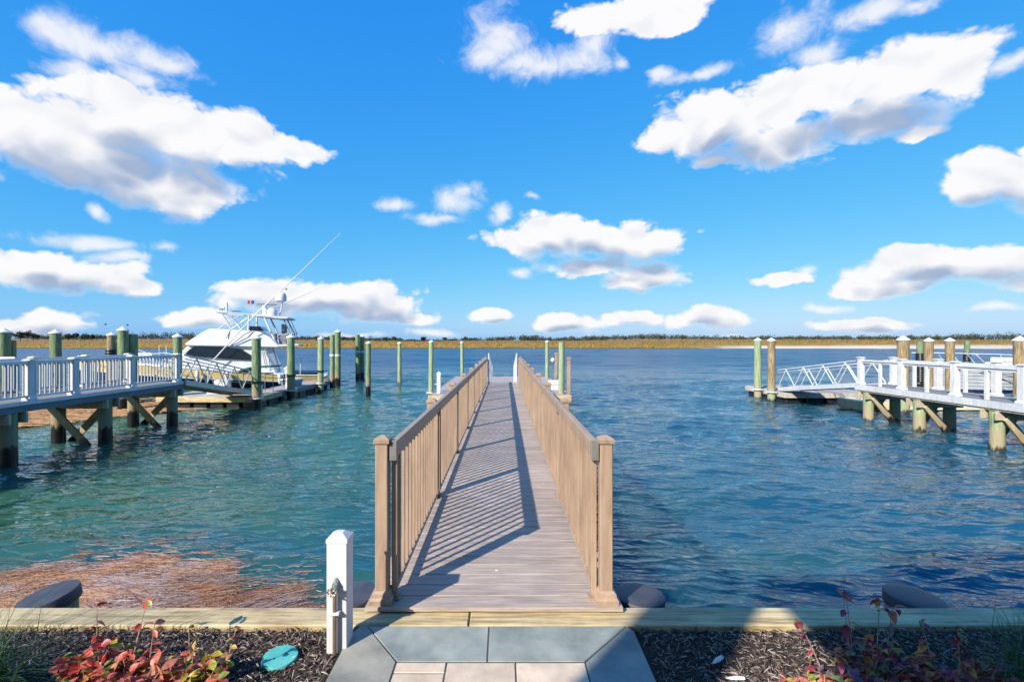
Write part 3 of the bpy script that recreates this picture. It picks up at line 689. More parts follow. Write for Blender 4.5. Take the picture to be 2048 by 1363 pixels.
# ------------------------------------------------------------------ piles standing alone
def mooring_pile(px, top, r, mat, label, X=None, Y=None, cap=True, group=None, lean=(0,0), band=None, ring=False, sleeve=None, rope=None):
    if Y is None: Y = X*F/(px-CX)
    X_ = (px-CX)*Y/F; zt = H+(CY-top)*Y/F
    t = thing('mooring_pile', label, 'pile', (X_, Y, 0), R.uniform(0, 6.28), group); t.rotation_euler = (lean[0]+R.gauss(0,.008), lean[1]+R.gauss(0,.008), t.rotation_euler[2])
    capz = zt-(r*.95 if cap else 0)
    b = MB(); prof = [(r*1.06, -1.3)]
    for k in range(1, 9): prof.append((r*(1.05-.008*k)*R.uniform(.985, 1.015), -.2+(capz+.2)*k/8.))
    b.lathe(prof, 18); b.build('shaft', mat, t, smooth=40)
    if cap:
        b = MB(); b.lathe([(r*1.04, capz-.02), (r*1.16, capz), (r*1.17, capz+.03), (r*.05, zt)], 18); b.build('cap', m_cap, t, smooth=30)
    if band:
        zb = H+(CY-band)*Y/F; b = MB(); b.lathe([(r*1.12, zb-.06), (r*1.12, zb+.06)], 18); b.build('band', m_whitep, t)
    if ring:
        b = MB(); pts = [(math.cos(a)*(r+.07), math.sin(a)*(r+.07), .41) for a in [i*math.pi/8 for i in range(17)]]; b.tube(pts, .03, 6); b.build('guide_ring', m_aluw, t, smooth=60)
    if rope:
        b = MB()
        for k in range(3):
            zr = H+(CY-rope)*Y/F+.035*k; b.tube([(math.cos(a)*(r*1.05+.014), math.sin(a)*(r*1.05+.014), zr+.02*math.sin(a+k)) for a in [i*math.pi/8 for i in range(17)]], .016, 6)
        b.build('rope_turns', m_rope, t, smooth=60)
    if sleeve:
        z1, z0 = H+(CY-sleeve[0])*Y/F, H+(CY-sleeve[1])*Y/F; b = MB(); k = max(3, int((z1-z0)/.09)); pr = []
        for i in range(k):
            za = z0+(z1-z0)*i/k; zb = z0+(z1-z0)*(i+1)/k; pr += [(r*1.2, za), (r*1.33, za+(zb-za)*.3), (r*1.33, za+(zb-za)*.7), (r*1.2, zb-.002)]
        b.lathe(pr, 16); b.build('rubber_sleeve', m_blackp, t, smooth=50)
    return t
# beside the yacht
mooring_pile(513.5, 669, .165, m_pileL, 'green white-capped pile at the corner of the weathered timber float', X=-9.5, ring=True, rope=766)
mooring_pile(582.5, 668, .165, m_pileL, 'bright green white-capped pile behind the green cart canopy', X=-9.5, ring=True, rope=752)
mooring_pile(641, 672.6, .145, m_pileR, 'pale white-capped pile between the white pedestal and the tied piles', X=-9.5, ring=True, rope=744)
mooring_pile(664.5, 669, .13, m_pileL, 'flat-topped front pile of the tied pair off the yacht stern', X=-9.55, cap=False, band=710)
mooring_pile(675, 658.6, .17, m_pileL, 'tall capped rear pile of the tied pair off the yacht stern', X=-9.4, Y=28.0, band=710)
mooring_pile(715.5, 669, .145, m_pileL, 'flat-topped pile of the distant banded pair', Y=32.8, cap=False, band=703)
mooring_pile(724.5, 669.5, .15, m_pileL, 'capped pile of the distant banded pair', Y=33.2, band=703)
mooring_pile(736.5, 682, .115, m_pileL, 'slim capped lone pile standing in open water in front of the banded pair', Y=23.3)
mooring_pile(799, 683, .115, m_pileR, 'slim weathered lone pile in open water halfway from banded pair to boardwalk', Y=29.2)
# our float
mooring_pile(861.5, 679.5, .10, m_pileR, 'slim capped pile at the float corner beside the white pedestal', X=-3.13, ring=True)
mooring_pile(924.5, 682, .10, m_pileR, 'slim pale capped pile behind the far end of the float', X=-2.62)
mooring_pile(1094, 680, .105, m_pileR, 'slim capped pile between the boardwalk railing and the leaning brown post', X=2.45)
mooring_pile(1122.6, 683.7, .12, m_pileR, 'uncapped green pile between the two brown dock posts', X=2.35, cap=False)
# right of the boardwalk
mooring_pile(1515.5, 674.7, .15, m_pileR, 'white-capped pale pile at the outer corner of the brown float', X=11.5, ring=True)
mooring_pile(1542.7, 674.7, .15, m_pileB, 'white-capped brown pile next to the foot of the silver gangway', X=11.5, ring=True)
mooring_pile(1807, 670.5, .185, m_pileB, 'thick white-capped brown pile next to the white pier railing corner', Y=17.5)
mooring_pile(1841, 683, .15, m_pileL, 'uncapped green pile with long black rubber sleeve', Y=25.0, cap=False, sleeve=(706, 764))
mooring_pile(1857, 674.7, .165, m_pileB, 'white-capped brown pile in front of the black sleeved pile', Y=20.6)
mooring_pile(1901, 674.7, .165, m_pileB, 'white-capped brown pile at the bow of the white motorboat', Y=20.6)
mooring_pile(1932.5, 681.6, .15, m_pileL, 'uncapped green pile with short black sleeve behind the motorboat rail', Y=31.0, cap=False, sleeve=(704, 722))
mooring_pile(2042, 671, .20, m_pileB, 'thick white-capped brown pile alongside the motorboat cabin', Y=18.0)
# far left
mooring_pile(6, 655, .19, m_pileL, 'white-capped pile with a pale crossboard near the end of the railing', Y=17.5)
mooring_pile(21, 680, .165, m_pileL, 'short flat-topped pile beside the pale crossboard', Y=17.9, cap=False)
mooring_pile(113, 658, .175, m_pileL, 'lone white-capped green pile behind the white baluster railing', Y=18.2)
mooring_pile(222, 663.6, .16, m_pileB, 'brown capped pile wearing a stack of black rubber tyres', Y=21.0, sleeve=(698, 714))
mooring_pile(231, 684, .13, m_pileL, 'short flat-topped pile next to the black rubber stack', Y=21.4, cap=False)
mooring_pile(246.5, 652.5, .175, m_pileL, 'tallest white-capped pile of the pair at the yacht bow', Y=18.5, rope=735)
mooring_pile(263.5, 669, .185, m_pileL, 'fat flat-topped pile of the pair at the yacht bow', Y=18.8, cap=False)
mooring_pile(354, 666, .165, m_pileL, 'white-capped pile behind the end post of the baluster railing', Y=19.6)
c = thing('crossboard', 'pale horizontal board bolted across two piles', 'board', (0, 0, 0))
b = MB(); p0, p1 = W(-22, 716.5, 17.25), W(31, 716.5, 17.25); b.bar(p0, p1, .05, .12); b.build('plank', m_whitep, c, bevel=.006)
for px in (6, 21):
    b = MB(); p = W(px, 716.5, 17.22); b.tube([p, p+Vector((0, .3, 0))], .015, 8); b.build('bolt', m_steel, c)

# ------------------------------------------------------------------ neighbouring piers
def bent(t, xa, xb, y, zd, mp, rp, side):
    for x_ in (xa, xb):
        b = MB(); b.lathe([(rp*1.05, -1.3), (rp*1.02, 0), (rp*.98, .7), (rp, zd-.22)], 18, (x_, y, 0)); b.build('pile', mp, t, smooth=40)
    lo, hi = min(xa, xb)-.22, max(xa, xb)+.22
    for s in (-1, 1):
        b = MB(); b.box(lo, hi, y+s*(rp+.03)-.025, y+s*(rp+.03)+.025, zd-.44, zd-.222); b.build('cap_beam', m_bracet, t, bevel=.005)
    pa, pb = (Vector((xa, y-rp-.085, zd-.42)), Vector((xb, y-rp-.085, -.12)))
    if side > 0: pa, pb = Vector((xa, y-rp-.085, zd-.38)), Vector((xb-.15, y-rp-.085, -.15))
    else: pa, pb = Vector((xb, y-rp-.085, zd-.38)), Vector((xa-.25*0-.25, y-rp-.085, -.15))
    b = MB(); b.bar(pa, pb, .05, .17, up=(0,1,0.0)) if False else b.bar(pa, pb, .05, .18); b.build('brace', m_brpile, t, bevel=.004)
    qa, qb = Vector((pb.x, y+rp+.085, zd-.38)), Vector((pa.x, y+rp+.085, -.15))
    b = MB(); b.bar(qa, qb, .05, .18); b.build('brace', m_brpile, t, bevel=.004)
m_brpile = pile_mat('brace_wood', [(.34,.29,.20),(.46,.41,.30),(.50,.46,.36)], (.40,.31,.17), (.014,.012,.010), .16, .45)
def vinyl_post(t, x, y, z, h, w=.065):
    p = ob('post', POSTM[0], None, t, (x, y, z)); p.scale = (w/.065, w/.065, h/.9)
    ob('post_cap', POSTM[1], None, p); ob('base_skirt', POSTM[2], None, p)
b = MB(); b.box(-.065, .065, -.065, .065, 0, .87); pm = b.mesh('vinyl_post', bevel=.006); pm.materials.append(m_whitep)
b = MB(); b.loft([[(-x,-x,z),(x,-x,z),(x,x,z),(-x,x,z)] for x, z in ((.085,.862),(.09,.878),(.07,.886),(.066,.896),(.02,.905))]); pc = b.mesh('vinyl_cap'); pc.materials.append(m_whitep)
b = MB(); b.loft([[(-x,-x,z),(x,-x,z),(x,x,z),(-x,x,z)] for x, z in ((.088,0),(.088,.05),(.07,.085))]); pk = b.mesh('vinyl_skirt'); pk.materials.append(m_whitep)
POSTM = (pm, pc, pk)
m_balg = MAT('grey_baluster', [(.33,.35,.38),(.40,.42,.45)], .4, 6)
# left pier
lp = thing('pier', 'white-railed pier with balusters on green piles, yacht moored past its end', 'pier', (0, 0, 0))
zL = 1.335; xa, xb = -10.08, -11.72; yE = 15.15
npk = int((yE-2.9)/.14)
b = MB(); b.box(min(xa,xb), max(xa,xb), 0, .134, -.03, 0); pl = b.mesh('deck_plank'); pl.materials.append(m_greyd)
for i in range(npk): ob('plank', pl, None, lp, (0, 2.9+i*.14, zL))
for x_ in (xa+.012, (xa+xb)/2, xb-.012):
    b = MB(); b.box(x_-.025, x_+.025, 2.9, yE, zL-.22, zL-.032); b.build('stringer', m_stringer, lp)
for x_ in (xa, xb):
    s = 1 if x_ == xa else -1
    b = MB(); b.box(min(x_+s*.039, x_+s*.062), max(x_+s*.039, x_+s*.062), 2.9, yE, zL-.075, zL+.004); b.build('fascia', m_whitep, lp)
b = MB(); b.box(xb-.03, xa+.03, yE-.003, yE+.04, zL-.22, zL-.005); b.build('end_board', m_stringer, lp)
for yy in (9.99, 12.42, 14.92, 7.5, 5.0): bent(lp, -11.42, -10.22, yy, zL, m_pileL, .148, 1)
near = [3.1, 4.9, 6.7, 8.5, 10.35, 11.42, 13.18, 15.02]; far = [3.1, 4.9, 6.7, 8.5, 10.1, 12.0, 13.5, 15.02]
b = MB(); b.box(-.013, .013, -.013, .013, .085, .80); bb = b.mesh('white_baluster'); bb.materials.append(m_balg)
for x_, ps in ((xa-.06, near), (xb+.06, far)):
    for p in ps: vinyl_post(lp, x_, p, zL, .88)
    for p0, p1 in zip(ps[:-1], ps[1:]):
        b = MB(); b.box(x_-.045, x_+.045, p0+.066, p1-.066, zL+.775, zL+.845); b.build('top_rail', m_white, lp, bevel=.01)
        b = MB(); b.box(x_-.022, x_+.022, p0+.066, p1-.066, zL+.065, zL+.11); b.build('bottom_rail', m_white, lp, bevel=.005)
        if p1 < 8.0: continue
        n = int((p1-p0-.13)/.115)
        for k in range(n): ob('baluster', bb, None, lp, (x_, p0+.066+(p1-p0-.132)*(k+.5)/n, zL))
# right pier
rp = thing('pier', 'white open-railed pier with grey decking and white fascia on pale piles', 'pier', (0, 0, 0))
zR = 1.15; xa, xb = 11.76, 12.98; yE = 16.22
b = MB(); b.box(xa, xb, 0, .134, -.03, 0); pl = b.mesh('deck_plank'); pl.materials.append(m_greyd)
for i in range(int((yE-2.9)/.14)): ob('plank', pl, None, rp, (0, 2.9+i*.14, zR))
for x_ in (xa+.03, (xa+xb)/2, xb-.03):
    b = MB(); b.box(x_-.025, x_+.025, 2.9, yE-.05, zR-.22, zR-.032); b.build('stringer', m_bracet, rp)
b = MB(); b.box(xa-.027, xa-.003, 2.9, yE+.03, zR-.17, zR+.004); b.build('fascia', m_whitep, rp)
b = MB(); b.box(xb+.003, xb+.027, 2.9, yE+.03, zR-.17, zR+.004); b.build('fascia', m_whitep, rp)
b = MB(); b.box(xa, xb, yE+.003, yE+.028, zR-.17, zR+.003); b.build('fascia', m_whitep, rp)
for yy in (11.75, 13.95, 15.9, 9.4, 7.0, 4.6): bent(rp, 11.93, 12.80, yy, zR, m_pileR, .148, -1 if False else 1)
nearR = [16.1, 14.44, 12.73, 11.06, 9.4, 7.7, 6.0, 4.3, 3.0]
for x_ in (xa+.07, xb-.07):
    for p in nearR: vinyl_post(rp, x_, p, zR, .92, .075)
    for p1, p0 in zip(nearR[:-1], nearR[1:]):
        b = MB(); b.box(x_-.05, x_+.05, p0+.08, p1-.08, zR+.775, zR+.835); b.build('top_rail', m_whitep, rp, bevel=.008)
        b = MB(); b.box(x_-.02, x_+.02, p0+.08, p1-.08, zR+.725, zR+.772); b.build('sub_rail', m_whitep, rp)
        m_ = (p0+p1)/2; b = MB(); b.box(x_-.038, x_+.038, m_-.038, m_+.038, zR+.003, zR+.724); b.build('mid_post', m_whitep, rp, bevel=.004)
# truss gangways
def truss(label, x0, w, A, Bq, hrail, nb, mat):
    t = thing('gangway', label, 'gangway', (x0, 0, 0))
    A, Bq = Vector((0,)+A), Vector((0,)+Bq); u = Vector((0, 0, 1))
    b = MB(); b.bar(A, Bq, w-.09, .05); b.build('tread', m_greyd, t)
    for sx in (-w/2, w/2):
        o_ = Vector((sx, 0, 0))
        b = MB(); b.bar(A+o_, Bq+o_, .06, .16); b.build('side_beam', mat, t)
        b = MB(); d = (Bq-A).normalized(); b.tube([A+o_+u*hrail-d*.1, Bq+o_+u*hrail+d*.15], .024, 8); b.build('handrail', mat, t, smooth=60)
        b = MB()
        b.tube([A+o_+u*hrail*.86, Bq+o_+u*hrail*.86], .017, 6); b.build('mid_rail', mat, t, smooth=60)
        for k in range(nb):
            f0, f1, f2 = k/nb, (k+.5)/nb, (k+1)/nb
            for fa, fb in ((f0, f1), (f2, f1)):
                pa, pb = A.lerp(Bq, fa)+o_+u*.08, A.lerp(Bq, fb)+o_+u*(hrail-.02)
                b = MB(); b.tube([pa, pb], .021, 7); b.build('diagonal', mat, t, smooth=60)
    return t
truss('grey aluminium truss gangway descending from white baluster pier to the yacht float', -10.5, 1.0, (15.2, 1.30), (19.6, .47), .86, 4, m_alu)
truss('silver aluminium truss gangway from the open-railed pier to the brown float', 12.33, .95, (16.3, 1.12), (21.0, .52), .82, 4, m_aluw)

# ------------------------------------------------------------------ floating reed wrack
def straw(name, label, pts, n, Lr, wr, mat, zbase, dirf, base_grid=None):
    V, Fc = [], []
    x, y = pts[:, 0], pts[:, 1]
    a = dirf(x, y)+NR.normal(0, .20, n)
    L = NR.uniform(*Lr, n); w = NR.uniform(*wr, n); z = zbase(x, y)+NR.uniform(0, .014, n)
    tilt = NR.normal(0, .03, n); bend = NR.normal(0, .12, n)
    d = np.stack([np.cos(a)*np.cos(tilt), np.sin(a)*np.cos(tilt), np.sin(tilt)], -1)
    s_ = np.stack([-np.sin(a), np.cos(a), np.zeros(n)], -1)
    P = np.stack([x, y, z], -1); mid = P+s_*(bend*L)[:, None]; up = np.array([0, 0, 1.])
    rings = []
    for c in (P-d*(L/2)[:, None], mid, P+d*(L/2)[:, None]):
        rings += [c-s_*w[:, None], c+s_*w[:, None], c+up*w[:, None]*1.2]
    Vv = np.stack(rings, 1).reshape(-1, 3); base = (np.arange(n)*9)[:, None, None]
    ff = np.array([[0,3,4,1],[1,4,5,2],[2,5,3,0],[3,6,7,4],[4,7,8,5],[5,8,6,3]])[None]+base
    t = tag(ob(name, np_mesh(name, Vv, ff.reshape(-1, 4)), mat), label, 'reeds', None, 'stuff')
    if base_grid is not None:
        Xb, Yb, keep = base_grid; Zb = zbase(Xb, Yb)-.008+NR.normal(0, .008, Xb.shape)-np.where(keep, 0, .35)
        idx = np.arange(Xb.size).reshape(Xb.shape)
        mb = np_mesh('sodden_mat', np.stack([Xb, Yb, Zb], -1).reshape(-1, 3), np.stack([idx[:-1, :-1], idx[:-1, 1:], idx[1:, 1:], idx[1:, :-1]], -1).reshape(-1, 4))
        o = ob('sodden_mat', mb, m_matbase, t); o['kind'] = 'stuff'
def wavez(x, y): return waves(np.asarray(x, float), np.asarray(y, float))[2]*.8
def edge_y(x): # outer edge of the mat near the bulkhead
    return np.interp(x, [-9, -6, -4.9, -4.2, -3.6, -3.1, -2.6, -2.25, -1.95, -1.75, -1.5], [5.1, 5.35, 5.75, 5.95, 5.75, 5.6, 5.15, 5.25, 5.0, 4.4, 3.2])-.14+.10*np.sin(x*7)+.07*np.sin(x*17+1)
n = 38000
x = NR.uniform(-6.6, -1.55, n*2); y = 3.9+NR.random(n*2)*2.2
ok = (y < edge_y(x)-np.abs(NR.normal(0, .10, n*2))+.12*(NR.random(n*2) < .12)) & (np.sin(x*3.1+y*2)*np.sin(y*5.3-x)+NR.normal(0, .35, n*2) > -.55); pts = np.stack([x, y], -1)[ok][:n]
gx, gy = np.meshgrid(np.linspace(-8.6, -1.5, 150), np.linspace(2.95, 6.2, 70))
hump = lambda x, y: wavez(x, y)*.7+.012+.014*np.sin(x*2.3+y)*np.sin(y*3.1)+.008*np.sin(x*6+y*4)
straw('reed_wrack', 'mat of dead orange brown reeds floating against the bulkhead', pts, len(pts), (.08, .45), (.0008, .0024), m_straw, hump, lambda x, y: .35*np.sin(x*1.9+y*1.2)+.5*np.sin(y*2.2+x*.9)-.05, (gx, gy, (gy < edge_y(gx)-.12+NR.normal(0, .12, gx.shape)) & (np.sin(gx*3.1+gy*2)*np.sin(gy*5.3-gx)+NR.normal(0, .25, gx.shape) > -.45)))
# loose stems drifting off the mat
pts2 = np.stack([NR.uniform(-5.5, -1.6, 260), np.zeros(260)], -1); pts2[:, 1] = edge_y(pts2[:, 0])+np.abs(NR.normal(0, .3, 260))
straw('drifting_reeds', 'loose dead reed stems drifting off the edge of the mat', pts2, 260, (.05, .30), (.002, .004), m_straw, lambda x, y: wavez(x, y)+.006, lambda x, y: 0*x+.2)
n = 9000
x = NR.uniform(-24, -11.9, n*3); y = NR.uniform(12.8, 21.5, n*3)
inn = lambda x, y: (y > np.interp(x, [-24, -16, -14.4, -13.2, -11.9], [12.5, 13.4, 14.4, 16.2, 18.2])+.25*np.sin(x*3)) & (y < np.interp(x, [-24, -15, -13.8, -11.9], [21.5, 21, 18.9, 18.8]))
ok = inn(x, y); pts = np.stack([x, y], -1)[ok][:n]
gx, gy = np.meshgrid(np.linspace(-24, -11.9, 80), np.linspace(12.8, 21.5, 60))
hump2 = lambda x, y: wavez(x, y)*.7+.03+.03*np.sin(x*1.3+y)*np.sin(y*1.9)
straw('reed_wrack', 'brown drift of dead reeds collected behind the baluster pier', pts, len(pts), (.3, 1.0), (.008, .018), m_strawfar, hump2, lambda x, y: .2*np.sin(x+y), (gx, gy, inn(gx, gy)))

# ------------------------------------------------------------------ sportfishing yacht
BS = Vector((-10.75, 29.6)); fw = Vector((-.95, -.31)).normalized(); lt = Vector((-fw.y, fw.x))
yt = thing('sportfishing_yacht', 'white sportfishing yacht with yellow hull band, hardtop and long outriggers', 'yacht', (BS.x, BS.y, 0), math.atan2(fw.y, fw.x))
def bl(px, py, c):          # photo pixel -> yacht coordinates on the plane c metres to port
    k = (px-CX)/F; x0, y0 = BS.x+lt.x*c, BS.y+lt.y*c
    s = (k*y0-x0)/(fw.x-k*fw.y); Y = y0+fw.y*s
    return Vector((s, c, H-(py-CY)*Y/F))
def q(lst, xs): return float(np.interp(xs, [a for a, _ in lst], [b_ for _, b_ in lst]))
LB = 12.5
beam = [(0,2.05),(2,2.18),(5,2.2),(7,2.05),(8.5,1.75),(10,1.25),(11.3,.68),(12.2,.22),(12.5,.06)]
sheer = [(0,.68),(2,.74),(4,.95),(7.2,1.22),(10,1.5),(12.5,1.78)]
ylow = [(0,.30),(1.4,.33),(4,.50),(7.2,.70),(10,.92),(12.5,1.15)]
st = [0,.6,1.3,2,3,4,5,6,7,8,8.8,9.6,10.3,11,11.6,12.1,12.5]
def strip(fz0, fz1, k0, k1, name, mat, fl=.0):
    b = MB()
    for s in (1, -1):
        rows = []
        for x_ in st:
            B_ = q(beam, x_); rk = 0.0 if x_ < 9 else (x_-9)*.0
            z0, z1 = fz0(x_), fz1(x_)
            w0 = B_*k0(x_); w1 = B_*k1(x_)
            rows.append([(x_, s*w0, z0), (x_, s*(w0+w1)/2+s*fl, (z0+z1)/2), (x_, s*w1, z1)])
        b.loft(rows, close=False)
    rows = [(0, s*q(beam,0)*k, z) for s, k, z in ((-1, k0(0), fz0(0)), (1, k0(0), fz0(0)), (1, k1(0), fz1(0)), (-1, k1(0), fz1(0)))]
    b.add(rows, [(0,1,2,3)])
    return b.build(name, mat, yt, smooth=40)
fl0 = lambda x: max(.05, .86-.035*max(0, x-5)); fl1 = lambda x: max(.1, .93-.02*max(0, x-6)); 
strip(lambda x: -.4, lambda x: q(ylow, x)-.07, lambda x: fl0(x)*.6, lambda x: fl1(x)-.01, 'hull_bottom', m_navy)
strip(lambda x: q(ylow, x)-.07, lambda x: q(ylow, x), lambda x: fl1(x)-.01, fl1, 'boot_stripe', m_gel)
strip(lambda x: q(ylow, x), lambda x: q(sheer, x)-.08, fl1, lambda x: .99, 'topside', m_yel)
strip(lambda x: q(sheer, x)-.08, lambda x: q(sheer, x), lambda x: .995, lambda x: 1.0, 'sheer_rail', m_gel, .02)
b = MB(); rows = [[(x_, s_*q(beam, x_), q(sheer, x_)+.0) if abs(s_) == 1 else (x_, s_*q(beam, x_), q(sheer, x_)+.05) for s_ in (-1, -.5, .5, 1)] for x_ in st if x_ >= 2]
b.loft(rows, close=False); b.build('foredeck', m_gel, yt, smooth=40)
b = MB(); b.box(.15, 2.3, -1.75, 1.75, .15, .2); b.build('cockpit_floor', m_floatdeck, yt)
for s in (-1, 1):
    b = MB(); b.box(.05, 2.2, s*1.9-.16, s*1.9+.16, .56, .64); b.build('coaming', m_gel, yt, bevel=.02)
b = MB(); b.box(.02, .3, -1.72, 1.72, .30, .64); b.build('transom_coaming', m_gel, yt, bevel=.02)
def prism(pts, hw0, hw1, name, mat, bev=.0, taper=None):
    zs = [p[1] for p in pts]; z0, z1 = min(zs), max(zs); b = MB()
    def hw(s, z):
        h = hw0+(hw1-hw0)*(z-z0)/max(.01, z1-z0)
        if taper: h *= q(taper, s)
        return h
    n = len(pts)
    vs = [(s, hw(s, z), z) for s, z in pts]+[(s, -hw(s, z), z) for s, z in pts]
    b.add(vs, [tuple(range(n)), tuple(range(n, 2*n))[::-1]]+[(i, i+n, (i+1) % n+n, (i+1) % n) for i in range(n)])
    return b.build(name, mat, yt, bevel=bev, smooth=35)
def sz_(px, py, c): v = bl(px, py, c); return (v.x, v.z)
tp = [(0,1),(7,1),(8.5,.86),(10,.62),(11,.45)]
HW = 1.72
salon = [sz_(*p, HW) for p in ((553,746),(531,703),(535,693),(390,689.5),(372,693),(352,711),(330,722),(318,742),(345,750))]
prism(salon, HW+.02, HW-.12, 'deckhouse', m_gel, .03, tp)
fly = [sz_(*p, HW) for p in ((560,694.5),(552,684),(540,674),(527,667),(515,662),(480,659),(415,656.5),(398,666),(369,687.5),(372,690.5),(420,692))]
prism(fly, HW+.12, HW-.30, 'flybridge', m_gel, .05, tp)
ovh = [sz_(*p, HW) for p in ((597,691.5),(598,687.5),(552,688.5),(545,693.6))]
prism(ovh, HW+.05, HW+.05, 'bridge_overhang', m_gel, .02)
win = [(371,706),(378,699),(388,692.6),(449,694),(482,697.7),(504,711),(504,720),(463,718),(371,710.5)]
for s in (1, -1):
    b = MB(); n = len(win); P3 = [bl(px, py, HW) for px, py in win]
    vs = []
    for off in (.012, .045):
        for p in P3: vs.append((p.x, s*((HW+.02-.14*(p.z-1.1)/1.3)*q(tp, p.x)+off), p.z))
    b.add(vs, [tuple(range(n)), tuple(range(n, 2*n))]+[(i, (i+1) % n, (i+1) % n+n, i+n) for i in range(n)])
    b.build('side_window', m_glass, yt)
# aft bulkhead glass and door
b = MB(); pa = bl(533, 704, 1.55); zb = 1.95
sA = salon[1][0]
b.box(sA-.06-.02, sA-.02, -1.35, .35, .95, 1.75); b.build('aft_window', m_glass, yt)
b = MB(); b.box(sA-.08, sA-.02, .55, 1.2, .25, 1.8); b.build('cabin_door', m_glass, yt)
b = MB(); b.box(sA-.06, sA+.3, -1.6, 1.6, .2, salon[2][1]-.05); b.build('aft_bulkhead', m_gel, yt)
b = MB()
for s in (-1, 1): b.tube([(sA-.75, .3+s*.18, .25), (sA-.15, .3+s*.18, 2.3)], .02, 6)
for k in range(6): f = (k+.7)/6.5; b.tube([(sA-.75+.6*f, .12, .25+2.05*f), (sA-.75+.6*f, .48, .25+2.05*f)], .016, 6)
b.build('bridge_ladder', m_aluw, yt)
# hardtop and its frame
ht = [bl(px, py, 1.25) for px, py in ((585,636),(572,633.5),(505,628.5),(505,631),(560,637.5),(576,637.5))]
prism([(p.x, p.z) for p in ht], 1.35, 1.35, 'hardtop', m_gel, .02)
def pole(name, pts, r, mat, mirror=False, n=8):
    b = MB(); b.tube(pts, r, n)
    if mirror: b.tube([(p[0], -p[1], p[2]) for p in pts], r, n)
    return b.build(name, mat, yt, smooth=60)
cA = 1.25
def A_(x, y, c): return bl(420+x*.0954, 570+y*.0954, c)
for s in (1, -1):
    def m_(v, s=s): return (v.x, v.y*s, v.z)
    pole('hardtop_frame', [m_(A_(130,560,cA)), m_(A_(950,625,cA)), m_(A_(1180,640,cA))], .04, m_gel)
    pole('hardtop_leg', [m_(A_(240,600,cA)), m_(A_(440,895,1.35))], .055, m_gel)
    pole('hardtop_leg', [m_(A_(620,630,cA)), m_(A_(180,915,1.35))], .03, m_gel)
    pole('hardtop_leg', [m_(A_(820,640,cA)), m_(A_(800,950,1.35))], .05, m_gel)
    pole('hardtop_leg', [m_(A_(1130,655,cA)), m_(A_(1385,1215,1.45))], .05, m_gel)
    pole('tower_ladder', [m_(A_(1530,690,1.1)), m_(A_(1690,1010,1.2))], .028, m_bracket)
    pole('tower_ladder', [m_(A_(1600,690,1.1)), m_(A_(1740,1010,1.2))], .018, m_bracket)
    pole('bridge_rail', [m_(A_(1740,1010,1.45)), m_(A_(1420,1040,1.45)), m_(A_(1440,1230,1.5))], .02, m_aluw)
pole('frame_crossbar', [tuple(A_(130,560,cA)), (A_(130,560,cA).x, -cA, A_(130,560,cA).z)], .04, m_gel)
pole('frame_crossbar', [tuple(A_(560,585,cA)), (A_(560,585,cA).x, -cA, A_(560,585,cA).z)], .03, m_gel)
p = A_(440, 920, 1.4); pole('strut', [tuple(p), tuple(A_(345, 1110, 1.7))], .022, m_bracket)
pole('strut', [tuple(A_(900, 945, 1.5)), tuple(A_(720, 1035, 1.72)), tuple(A_(420, 1275, 1.83))], .024, m_bracket)
pole('bow_rail', [tuple(bl(276, 699, 1.2)), tuple(bl(300, 708, 1.25)), tuple(bl(330, 705, 1.4)), tuple(bl(362, 712, 1.55))], .022, m_aluw)
for px, py0, py1 in ((283,700,725),(306,707,727),(330,704,729)): pole('bow_rail_stanchion', [tuple(bl(px, py0+2, 1.25)), tuple(bl(px, py1, 1.25))], .018, m_aluw)
pole('fish_fighting_pole', [tuple(bl(318,690,.4)), tuple(bl(319,718,.4))], .018, m_aluw); pole('fish_fighting_pole', [tuple(bl(332,690,-.4)), tuple(bl(333,718,-.4))], .018, m_aluw)
b = MB(); p = bl(292, 705, .3); b.box(p.x-.4, p.x+.4, -.1, .7, p.z-.4, p.z); b.build('anchor_locker', m_gel, yt, bevel=.06)
b = MB(); b.tube([tuple(bl(352,714,1.2)), tuple(bl(391,711,1.5))], .10, 8); b.build('foredeck_fender', m_gel, yt, smooth=60)
# outriggers
pole('outrigger', [tuple(bl(420, 727, 1.95)), tuple(bl(510, 629, 2.0)), tuple(bl(600, 545, 2.0)), tuple(bl(680.5, 466.5, 2.0))], [.034, .030, .024, .012], m_gel)
pole('outrigger', [tuple(bl(540, 617, -1.2)), tuple(bl(560, 611, -1.6)), tuple(bl(640, 575, -1.8))], [.034, .028, .010], m_gel)
# radar, dome, antennas, flag, spotlight
pd = A_(1490, 350, 0); b = MB(); r_ = .30; hh = A_(1490,150,0).z-pd.z
b.lathe([(r_*.7, 0), (r_, .06), (r_*1.02, hh*.55), (r_*.85, hh*.85), (r_*.45, hh*.98), (.02, hh)], 20, tuple(pd)); b.build('satellite_dome', m_gel, yt, smooth=50)
pole('dome_mast', [tuple(A_(1520, 360, 0)), tuple(A_(1460, 640, 0))], .035, m_gel)
b = MB(); p0, p1 = A_(980, 395, 0), A_(1390, 412, 0); b.bar(p0, p1, .12, .07); b.build('radar_array', m_chair, yt, bevel=.01)
b = MB(); pb = A_(1180, 620, 0); pt = A_(1130, 420, 0); b.tube([pb, pt], [.20, .11], 12); b.build('radar_pedestal', m_gel, yt, smooth=60)
b = MB(); pb = A_(1300, 625, .3); b.lathe([(.3,-.05),(.3,.2),(.2,.36),(.05,.42)], 14, tuple(pb)); b.build('radome', m_gel, yt, smooth=50)
pole('flag_staff', [tuple(A_(925, 625, .9)), tuple(A_(915, 400, .9))], .012, m_gel)
